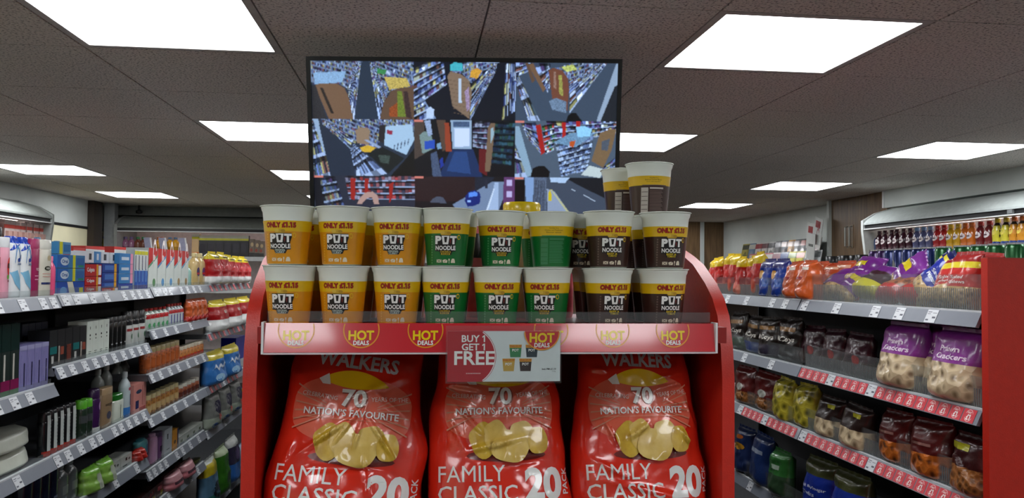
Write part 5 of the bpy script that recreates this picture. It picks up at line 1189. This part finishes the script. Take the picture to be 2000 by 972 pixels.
# top shelf: red pouches with yellow tops
run('R', 'crisp_pouch', lambda w_, h: {k: pouch(w_*1.05, h*.93, .045, 51+k, (186, 34, 26), [(0, .30, (206, 120, 100)), (.30, .76, (182, 30, 24)), (.76, 1.01, (222, 190, 24))], [('ell', 0, .30, .5, .12, (206, 90, 70), 12)]) for k in range(3)}, 7, 1388, 1492, RS[0], 494, '{o} red crisp pouch with yellow top, from the left', 'pouch', 'red crisp pouches with yellow tops', .02, .86, 0, .02)
put('R', 'crisp_pouch', pouch(.14, .17, .04, 58, (170, 60, 30), [(0, .7, (176, 40, 28)), (.7, 1.01, (206, 160, 30))]), yx(1452, XR0+.16), RS[0]+.0, 'red and gold pouch standing tall behind the red row', 'pouch', None, .17)
run('R', 'crisp_pouch', lambda w_, h: pouch(w_, h*.93, .05, 61, (30, 56, 150), [(0, .8, (34, 64, 156)), (.8, 1.01, (40, 44, 120))], [('ell', -.4, .62, .3, .12, (206, 150, 60), 12), ('rect', .0, .8, .3, .5, (60, 100, 180))]), 2, 1490, 1542, RS[0], 500, '{o} blue crisp bag between the red and orange bags', 'bag', 'blue crisp bags', .02, .95, 0, .02)
put('R', 'crisp_pouch', pouch(.13, .15, .04, 63, (40, 50, 110), [(0, .6, (40, 60, 140)), (.6, 1.01, (206, 176, 40))]), yx(1507, XR0+.12), RS[0], 'blue bag with yellow corner behind the blue bags', 'bag', None, .13)
run('R', 'crisp_bag', lambda w_, h: pouch(w_, h*.93, .06, 67, (196, 84, 32), [(0, 1.01, (198, 86, 34))], [('rect', .05, .75, .80, .88, (230, 220, 206)), ('rect', -.6, .2, .55, .62, (150, 40, 40))]), 2, 1541, 1600, RS[0], 504, '{o} orange tortilla bag with white flash on the top shelf', 'bag', 'orange tortilla bags', .015, .98, 0, .015)
for k, (p, ins, sc) in enumerate(((1604, .16, 1.), (1632, .17, .95), (1655, .18, 1.))):
    put('R', 'crisp_bag', pouch(.15, .145*sc, .05, 71+k, (190, 76, 36), [(0, 1.01, (190, 78, 38))], [('rect', -.8, .8, .86, .94, (222, 170, 140))]), yx(p, XR0+ins), RS[0], '%s orange bag in the back row above the purple bags' % ORD[k], 'bag', 'orange bags in the back row', ins)
# purple nut bags, lying in a heap
pur = lambda s: pouch(.13, .14, .04, s, (104, 36, 124), [(0, .22, NUT), (.22, .80, (108, 36, 128)), (.80, 1.01, (120, 50, 140))], [('rect', -.7, .3, .55, .72, (206, 186, 30)), ('rect', -.3, .5, .37, .42, (226, 206, 226))])
pur2 = lambda s: pouch(.14, .14, .04, s, (60, 30, 50), [(0, .30, (196, 186, 30)), (.30, .70, (58, 30, 40)), (.70, 1.01, (104, 36, 124))])
rp = random.Random(3)
def heap(name, spec, px, ins, dz, tilt, spin, roll, lab, cat, grp):
    put('R', name, spec, yx(px, XR0+ins), RS[0]+dz, lab, cat, grp, ins, math.radians(tilt), math.radians(spin), math.radians(roll))
heap('nut_bag', pur(81), 1613, .06, .015, -48, 8, -22, 'purple nut bag with yellow flash nearest the orange bags', 'bag', 'purple nut bags')
heap('nut_bag', pur(82), 1640, .05, .012, -52, -6, 12, 'purple nut bag lying in front, second from the orange bags', 'bag', 'purple nut bags')
heap('nut_bag', pur2(83), 1686, .07, .030, -50, 4, 4, 'dark brown and purple nut bag with yellow foot', 'bag', 'purple nut bags')
heap('nut_bag', pur(84), 1668, .14, .055, -42, 12, 6, 'purple nut bag lying on top at the back of the heap', 'bag', 'purple nut bags')
red = lambda s: pouch(.15, .15, .04, s, (186, 30, 28), [(0, .25, (186, 34, 30)), (.25, .62, two_tone('brown_peanuts', (110, 60, 34), (176, 104, 62), 70, .3)), (.62, 1.01, (186, 34, 30))])
heap('nut_bag', red(85), 1730, .06, .02, -55, 0, 0, 'red bag of brown peanuts lying right of the purple heap', 'bag', 'red peanut bags')
heap('nut_bag', red(86), 1776, .05, .018, -58, 6, 4, 'red peanut bag lying under the dark blue nut bag', 'bag', 'red peanut bags')
heap('nut_bag', pur(87), 1754, .13, .05, -35, -30, 30, 'purple nut bag lying between peanuts and cans', 'bag', 'purple nut bags')
blb = lambda s: pouch(.125, .15, .04, s, (30, 42, 140), [(0, .30, NUT), (.30, .84, (28, 44, 150)), (.84, .93, (200, 186, 40)), (.93, 1.01, (24, 30, 90))], [('txt', 'Salted', .05, .58, .08, .9, (222, 226, 236), .02), ('txt', 'Peanuts', .05, .47, .08, 1.0, (222, 226, 236), .02)])
heap('nut_bag', blb(88), 1800, .055, .03, -30, -8, 38, 'blue salted nut bag leaning with its yellow stripe up', 'bag', 'blue nut bags')
heap('nut_bag', blb(89), 1818, .14, .02, -18, -10, 24, 'blue nut bag standing behind the red cashew bags', 'bag', 'blue nut bags')
heap('nut_bag', blb(90), 1810, .02, .012, -62, 0, -10, 'blue nut bag lying low against the clear lip', 'bag', 'blue nut bags')
csh = lambda s: pouch(.125, .155, .045, s, (176, 34, 30), [(0, .40, NUT), (.40, .74, (186, 40, 34)), (.74, .86, (214, 196, 40)), (.86, 1.01, (150, 26, 26))], [('txt', 'Salted', .05, .56, .06, .8, (240, 226, 220), .02), ('txt', 'Cashews', .05, .47, .06, 1.0, (240, 226, 220), .02)])
heap('nut_bag', csh(91), 1846, .03, .002, -24, 0, -8, 'red salted cashew bag leaning, left of the two front ones', 'bag', 'red cashew bags')
heap('nut_bag', csh(92), 1882, .045, .002, -8, 0, 0, 'tall red salted cashew bag standing beside the red panel', 'bag', 'red cashew bags')
heap('nut_bag', csh(93), 1912, .12, .002, -10, 0, 4, 'red cashew bag half hidden by the red end panel', 'bag', 'red cashew bags')
# second shelf
mcc = lambda w_, h: {k: pouch(w_, h*.93, .05, 101+k, (36, 30, 28), [(0, .35, c), (.35, 1.01, (40, 32, 28))], [('txt', 'McCoys', 0, .52, .16, 1.5, (214, 210, 200), .03), ('rect', -.8, .8, .72, .82, (150, 110, 60))]) for k, c in enumerate(((60, 80, 60), (40, 60, 120), (50, 44, 60), (40, 34, 34)))}
run('R', 'crisp_bag', mcc, 4, 1428, 1560, RS[1], 614, '{o} black crisp bag with white lettering on the second shelf', 'bag', 'black crisp bags', .02, .95, 0, .02)
run('R', 'crisp_bag', lambda w_, h: pouch(w_, h*.93, .05, 107, (60, 24, 30), [(0, .4, (66, 50, 44)), (.4, 1.01, (58, 22, 34))], [('ell', .3, .42, .25, .12, (170, 36, 26), 12)]), 3, 1566, 1708, RS[1], 640, '{o} dark maroon snack bag left of the purple cracker bags', 'bag', 'dark maroon snack bags', .05, .95, 0, .02)
prw = lambda w_, h: pouch(w_, h*.95, .07, 111, (130, 48, 138), [(0, .52, CRK), (.52, 1.01, (132, 48, 140))], [('txt', 'Prawn', .02, .74, .085, .72, (226, 206, 226), .03), ('txt', 'Crackers', .1, .63, .085, 1.15, (226, 206, 226), .03)])
sp = prw(.215, zx(1762, 630, XR0)-RS[1])
for k, p in enumerate((1764, 1830, 1872)):
    put('R', 'cracker_bag', sp, yx(p, XR0+(.02, .07, .02)[k]), RS[1], ('purple prawn cracker bag, leftmost of three', 'purple prawn cracker bag tucked behind in the middle', 'purple prawn cracker bag beside the red end panel')[k], 'bag', 'purple prawn cracker bags', (.02, .075, .02)[k], math.radians(-6))
# third shelf
run('R', 'snack_bag', lambda w_, h: pouch(w_, h*.93, .05, 121, (90, 24, 22), [(0, .4, NUT2), (.4, 1.01, (96, 24, 22))], [('ell', 0, .5, .4, .1, (170, 170, 160), 12)]), 2, 1440, 1520, RS[2], 720, '{o} dark red snack bag at the left of the third shelf', 'bag', 'dark red snack bags', .02, .95, 0, .02)
run('R', 'snack_bag', lambda w_, h: pouch(w_, h*.93, .06, 125, (150, 140, 40), m=YEL_), 2, 1518, 1596, RS[2], 742, '{o} clear bag of yellow crisps on the third shelf', 'bag', 'yellow snack bags', .02, .95, 0, .02)
run('R', 'snack_bag', lambda w_, h: pouch(w_, h*.93, .06, 129, (80, 60, 44), [(0, .5, CRK), (.5, 1.01, (48, 34, 30))], [('rect', .2, .7, .8, .9, (170, 166, 40))]), 2, 1598, 1706, RS[2], 782, '{o} brown topped bag of pale snacks on the third shelf', 'bag', 'brown topped snack bags', .02, .95, 0, .02)
run('R', 'snack_bag', lambda w_, h: pouch(w_, h*.93, .06, 133, (84, 26, 20), [(0, .48, CAR), (.48, 1.01, (80, 20, 18))], [('rect', -.5, .5, .60, .65, (140, 100, 92))]), 2, 1716, 1862, RS[2], 806, '{o} maroon bag of caramel balls on the third shelf', 'bag', 'maroon caramel bags', .02, .95, 0, .02)
run('R', 'snack_bag', lambda w_, h: pouch(w_, h*.93, .06, 137, (60, 24, 22), [(0, .5, NUT2), (.5, 1.01, (56, 20, 20))], [('rect', -.8, .2, .78, .90, (170, 170, 40))]), 1, 1866, 1950, RS[2], 846, 'maroon bag with yellow flash beside the red panel', 'bag', None, .02)
# fourth shelf
run('R', 'snack_bag', lambda w_, h: {0: pouch(w_, h*.93, .06, 141, (34, 48, 90), [], [('ell', 0, .62, .5, .08, (196, 140, 40), 12), ('ell', 0, .84, .4, .05, (190, 100, 40), 12)]), 1: pouch(w_, h*.93, .06, 143, (30, 50, 100), [], [('rect', -.6, .6, .66, .74, (140, 150, 170))])}, 2, 1440, 1512, RS[3], 838, '{o} dark blue snack bag at the left of the fourth shelf', 'bag', 'dark blue snack bags', .02, .95, 0, .02)
run('R', 'snack_bag', lambda w_, h: pouch(w_, h*.93, .06, 147, (50, 110, 50), [(0, .5, (46, 70, 46)), (.5, 1.01, (54, 116, 54))], [('rect', -.3, .4, .62, .72, (170, 190, 170))]), 1, 1513, 1548, RS[3], 876, 'green snack bag on the fourth shelf', 'bag', None, .02)
run('R', 'snack_bag', lambda w_, h: pouch(w_, h*.93, .07, 151, (30, 52, 150), [(0, .25, CRK), (.25, .78, (30, 54, 156)), (.78, 1.01, (70, 74, 40))], [('txt', 'Salt & Vinegar', 0, .55, .07, 1.5, (206, 214, 232), .02), ('txt', 'Twists', -.2, .44, .07, .8, (206, 214, 232), .02)]), 2, 1576, 1700, RS[3], 905, '{o} blue salt and vinegar twists bag at the bottom', 'bag', 'blue twists bags', .02, .95, 0, .02)

# ---- jars with black lids and drink cans on the far side of the snack shelving
XC = 1.99
ZB = 1.555
def back_put(name, spec, px, label, cat, grp, x=XC):
    place(name, spec, (x, yx(px, x), ZB), -PI/2, label, cat, grp)
cj = bottle(.085, .085, .155, (214, 220, 214), (20, 20, 22), 'jar', [('rect', -1, 1, .30, .62, (170, 44, 40)), ('ell', 0, .45, .5, .12, (196, 120, 50), 12)], 2, 'lid', 20)
for k, p in enumerate((1613, 1638, 1655, 1671, 1686)):
    back_put('spread_jar', cj, p, '%s white jar with black lid behind the orange bags, from left' % ORD[k], 'jar', 'white jars with black lids', XC+.14-.03*(k % 2))
def can_spec(col, accent):
    m1 = MB().lathe([(.026, 0), (.033, .008), (.033, .150), (.028, .162), (.027, .1635)], mat(col, .25, .4, .08, 40, .3), 24, 1, 1, 2, .033).mesh('can_body', 40)
    m2 = MB().lathe([(.0285, .162), (.0285, .168), (.025, .168), (.024, .165), (0, .165)], mat((190, 194, 198), .25, .8), 24, 1, 1, 2, .033).mesh('can_top', 40)
    def sf(x, z, off):
        r = .033+off; t = x/.033
        return (r*math.sin(t), .033-r*math.cos(t), z)
    pr = print_mesh('can_print', [('poly', [(-.010, .060), (.010, .060), (.014, .085), (.006, .112), (0, .122), (-.006, .112), (-.014, .085)], accent), ('rect', -.016, .016, .045, .052, accent)], sf, .012, .0006)
    return [('can_body', m1), ('can_top', m2, 0), ('can_print', pr)]
CP, CB, CG = can_spec((66, 40, 96), (100, 76, 130)), can_spec((28, 44, 104), (146, 150, 150)), can_spec((26, 92, 44), (96, 150, 100))
for k, (p, c, cn) in enumerate(((1698, CP, 'purple'), (1714, CP, 'purple'), (1728, CB, 'blue'), (1745, CB, 'blue'), (1763, CB, 'blue'), (1781, CB, 'blue'), (1800, CB, 'blue'), (1828, CG, 'green'), (1863, CG, 'green'), (1897, CG, 'green'), (1930, CG, 'green'), (1966, CG, 'green'))):
    back_put('drink_can', c, p, '%s drink can, %s from the left in the row above the snacks' % (cn, ORD[k]), 'can', 'drink cans behind the snacks')

# ================================================================== DRINKS IN THE RIGHT CHILLER
XB = 3.43
def juice(col, cap, lab=(226, 214, 214), low=None):
    return bottle(.066, .066, .205, col, cap, 'juice', {'front_badge': [('ell', 0, .60, .75, .10, lab, 14), ('rect', -.4, .4, .57, .61, (90, 60, 70))], 'price_band': [('rect', -.75, .75, .06, .24, low or (206, 176, 40))]}, 2)
def tea(col, cap):
    return bottle(.064, .064, .215, (40, 26, 20), cap, 'juice', [('rect', -1, 1, .34, .80, col), ('ell', 0, .62, .5, .09, (226, 206, 80), 12), ('rect', -1, 1, .28, .36, (40, 60, 120))], 2)
JU = {'lb': (juice((90, 110, 150), (130, 170, 206)), 'light blue capped'), 'mr': (juice((64, 26, 40), (70, 30, 44)), 'maroon capped'), 'bl': (juice((86, 90, 130), (130, 166, 210)), 'pale blue capped'), 'rd': (juice((176, 36, 40), (190, 34, 36)), 'red capped'),
      'ye': (juice((206, 160, 30), (222, 190, 30)), 'yellow capped'), 'or': (juice((206, 110, 34), (222, 120, 40)), 'orange capped'), 'dr': (juice((110, 30, 34), (186, 40, 40)), 'red capped dark'),
      'ty': (tea((206, 196, 60), (222, 196, 40)), 'lemon tea'), 'to': (tea((206, 140, 40), (214, 110, 40)), 'peach tea')}
seq = [(1703, 'lb'), (1714, 'mr'), (1725, 'mr'), (1738, 'mr'), (1748, 'mr'), (1761, 'mr'), (1774, 'mr'), (1787, 'bl'), (1800, 'bl'), (1813, 'bl'), (1827, 'rd'), (1840, 'rd'), (1853, 'ye'), (1867, 'ye'), (1881, 'or'), (1894, 'or'), (1911, 'dr'), (1928, 'dr'), (1944, 'ty'), (1961, 'ty'), (1977, 'to'), (1993, 'to')]
cn = {}
for p, k in seq:
    cn[k] = cn.get(k, 0)+1
    place('drink_bottle', JU[k][0], (XB-.012, yx(p, XB), 1.7452), -PI/2, '%s %s drink bottle from the left in the right chiller' % (ORD[cn[k]-1], JU[k][1]), 'bottle', 'drink bottles in the right chiller')

# ================================================================== BACK CHILLER GOODS
YK = 8.78
def bk(name, spec, px, label, cat, grp, y=YK, z=1.7552):
    place(name, spec, (on_y(px, 470, y).x, y, z), 0, label, cat, grp)
def bott(col, cap): return bottle(.075, .075, .20, col, cap, 'round', [('rect', -1, 1, .2, .5, tuple(int(v*.8) for v in col))], 2)
for k, (p, c, cp, nm) in enumerate(((197, (176, 160, 60), (96, 70, 130), 'yellow'), (207, (176, 160, 60), (96, 70, 130), 'yellow'), (220, (176, 160, 60), (96, 70, 130), 'yellow'), (231, (176, 160, 60), (96, 70, 130), 'yellow'), (243, (140, 90, 120), (110, 90, 140), 'mauve'), (254, (140, 90, 120), (110, 90, 140), 'mauve'), (267, (110, 60, 44), (40, 120, 60), 'brown'), (278, (110, 60, 44), (40, 120, 60), 'brown'), (308, (214, 150, 30), (214, 110, 40), 'orange'), (314, (214, 150, 30), (214, 110, 40), 'orange'), (330, (220, 160, 30), (110, 140, 180), 'amber'), (341, (220, 160, 30), (110, 140, 180), 'amber'))):
    bk('milk_bottle', bott(c, cp), p, '%s milkshake bottle, %s from the left in the back chiller' % (nm, ORD[k]), 'bottle', 'bottles in the back chiller')
for k, p in enumerate((292, 321, 360)):
    bk('price_flag', [('flag', MB().prism([(-.03, 0), (.03, 0), (.0, .19), (-.06, .19)], 0, .004, 'y', mat((150, 150, 176), .3)).mesh('flag')), ('flag_edge', MB().prism([(.03, 0), (.045, 0), (.015, .19), (.0, .19)], -.001, .005, 'y', mat((226, 226, 230), .3)).mesh('flag_edge'))], p, '%s slanted grey card between the bottles of the back chiller' % ORD[k], 'card', 'slanted cards in the back chiller', YK-.06)
car = carton(.075, .075, .235, (206, 170, 120), [('rect', -1, 1, .78, .88, (206, 196, 30)), ('rect', -1, 1, 0, .2, (206, 110, 40)), ('rect', -1, 1, .88, 1, (230, 228, 214))])
bk('juice_carton', car, 382, 'cream juice carton with yellow band in the back chiller', 'carton', None)
pk = carton(.088, .07, .225, (30, 28, 34), [('rect', -1, 1, .76, .86, (206, 200, 50)), ('rect', -1, 1, .86, 1, (220, 216, 200)), ('rect', -.7, .6, .2, .6, (42, 40, 50))])
for k, p in enumerate((397, 413, 429, 445, 461, 477)):
    bk('coffee_pack', pk, p, '%s black pack with yellow and white top in the back chiller' % ORD[k], 'pack', 'black packs in the back chiller')
for k, p in enumerate((492, 502, 511)):
    bk('sandwich_pack', carton(.05, .06, .19-.01*k, (120, 104, 90), [('ell', .1, .7, .6, .12, (196, 170, 130), 10), ('ell', -.2, .4, .5, .1, (150, 60, 40), 10), ('rect', -1, 1, 0, .25, (40, 40, 40))]), p, '%s tan snack pack beside the first upper noodle cup' % ORD[k], 'pack', 'tan snack packs in the back chiller')

# ================================================================== LEFT CHILLER GOODS
XD = -2.862
hk = [('blister_card', MB().box(-.035, .035, 0, .004, 0, .20, mat((206, 190, 186), .4)).mesh('blister_card')), ('red_header', MB().box(-.036, .036, -.002, .006, .15, .175, mat((186, 60, 50), .4)).mesh('red_header')), ('pack_window', MB().box(-.025, .025, -.02, 0, .02, .13, mat((190, 150, 140), .3)).mesh('pack_window'))]
for k, p in enumerate((12, 22, 32, 43, 56, 69, 80)):
    place('snack_card', hk, (XD, yx(p, XD), 1.7452), PI/2, '%s red headed pack from the left in the left chiller' % ORD[k], 'pack', 'red headed packs in the left chiller')
wc = carton(.075, .06, .215, (222, 206, 204), [('rect', .1, .5, .3, .5, (40, 36, 40)), ('rect', -1, 1, .9, 1, (206, 190, 190))])
for k, p in enumerate((-8, 2, 50, 62)):
    place('milk_carton', wc, (XD-.05, yx(p, XD-.05), 1.7452), PI/2, '%s white carton from the left in the left chiller' % ORD[k], 'carton', 'white cartons in the left chiller')

# ================================================================== MAGAZINES AND SMALL FITTINGS
XM = 3.62
rk = link('magazine_rack', None, None, (3.72, 8.5, 0)); tag(rk, 'stepped magazine rack along the white right wall', 'rack')
for k, (x0, z) in enumerate(((3.66, 1.70), (3.50, 1.58), (3.36, 1.40))):
    link('tier', MB().box(x0-3.72, 3.84-3.72, 7.06-8.5, 9.95-8.5, z-.03, z, mat((70, 70, 72), .4)).mesh('tier'), rk)
link('rack_body', MB().box(3.70-3.72, 3.84-3.72, 7.06-8.5, 9.95-8.5, 0, 1.36, mat((60, 60, 64), .4)).mesh('rack_body'), rk)
MG = [((150, 140, 60), (60, 70, 60)), ((90, 120, 150), (200, 200, 190)), ((206, 200, 196), (160, 60, 70)), ((200, 196, 192), (110, 60, 70)), ((206, 206, 202), (60, 60, 70)), ((70, 70, 76), (150, 150, 156)), ((86, 96, 110), (190, 160, 150)), ((214, 150, 30), (150, 90, 20)), ((60, 64, 66), (120, 100, 100)), ((50, 52, 54), (170, 100, 90)), ((64, 64, 66), (120, 130, 120)), ((190, 186, 180), (90, 40, 50))]
def magz(c, a, txt=None, h=.28):
    sh = [('rect', -.9, .9, .76, .95, a), ('ell', .1, .42, .5, .25, tuple(int((p+q)/2) for p, q in zip(c, a)), 12), ('rect', -.8, -.2, .1, .2, a)]
    if txt: sh = [('txt', txt, 0, .62, .26, 1.5, (24, 24, 30), .03)]
    return carton(.205, .006, h, c, sh)
px_b = np.linspace(1449, 1584, 12)
for k, p in enumerate(px_b):
    c, a = MG[k]
    place('magazine', magz(c, a), (3.70, yx(p, 3.70), 1.7005), (math.radians(-12), 0, -PI/2), '%s magazine from the left in the upper row of the rack' % ORD[k], 'magazine', 'magazines in the upper row')
FR = [((176, 60, 60), (200, 190, 180), None), ((196, 196, 190), (120, 130, 90), None), ((190, 80, 96), (206, 200, 196), None), ((190, 180, 178), (150, 110, 120), None), ((176, 186, 200), (70, 90, 140), None), ((206, 196, 40), (120, 140, 40), None), ((214, 200, 40), (190, 80, 40), None), ((206, 210, 206), (24, 24, 30), 'RN 8'), ((196, 200, 200), (120, 124, 126), None)]
px_f = np.linspace(1462, 1584, 9)
for k, p in enumerate(px_f):
    c, a, t = FR[k]
    place('magazine', magz(c, a, t, .27), (3.545, yx(p, 3.545), 1.5805), (math.radians(-12), 0, -PI/2), 'white magazine with large black letters beside the hanging leaflets' if t else '%s magazine from the left in the lower row of the rack' % ORD[k], 'magazine', 'magazines in the lower row')
# hanging leaflets
for k, (p, z0, tl, rd) in enumerate(((1581, 1.86, 10, 1), (1598, 1.90, 16, 1), (1590, 1.76, 8, 0))):
    sh = [('rect', -.7, .5, .62, .88, (150, 34, 40)), ('ring', .1, .32, .22, .34, .5, 4.5, (170, 120, 120))] if rd else [('rect', -.6, .6, .5, .6, (120, 124, 120))]
    place('leaflet', carton(.15, .003, .24, (206, 208, 204), sh), (3.60-.02*k, yx(p, 3.60), z0), (0, math.radians(tl), -PI/2), ('white leaflet with red square hanging by the wooden cladding', 'white and red leaflet tilted against the white edge strip', 'lower plain white leaflet hanging by the wooden cladding')[k], 'leaflet', 'hanging leaflets')
# wall fittings
p = on_y(1438, 447, WB)
place('wall_speaker', [('casing', MB().box(-.045, .045, -.06, 0, -.11, .10, mat((190, 196, 190), .35)).mesh('casing')), ('front_bar', MB().box(-.008, .008, -.064, -.06, -.07, .05, mat((232, 236, 232), .3)).mesh('front_bar'))], (p.x, WB, p.z), 0, 'small white box fixed high at the corner of the wooden back wall', 'wall fitting')
q = on_x(1661, 462, 3.68)
hd = MB()
for dy in (-.035, .035): hd.tube([(0, dy, -.09), (-.03, dy, -.08), (-.03, dy, .08), (0, dy, .09)], .006, mat((170, 172, 168), .3, .6))
place('wall_grab_bars', [('bars', hd.mesh('bars', 40)), ('plate', MB().box(-.004, 0, -.05, .05, -.10, .10, mat((120, 100, 76), .4)).mesh('plate'))], (3.68, q.y, q.z), 0, 'pair of metal bars on the wooden cladding', 'handle')
s_ = on_y(275, 410, 9.0)
place('ceiling_sensor', [('stem', MB().tube([(0, 0, 0), (0, 0, -.05)], .012, M_DARK).mesh('stem')), ('head', MB().lathe([(.0, -.085), (.03, -.08), (.035, -.055), (.02, -.045)], M_DARK, 14).mesh('head', 40))], (s_.x, 8.95, CEIL), 0, 'small black camera under the ceiling before the back chiller', 'camera')
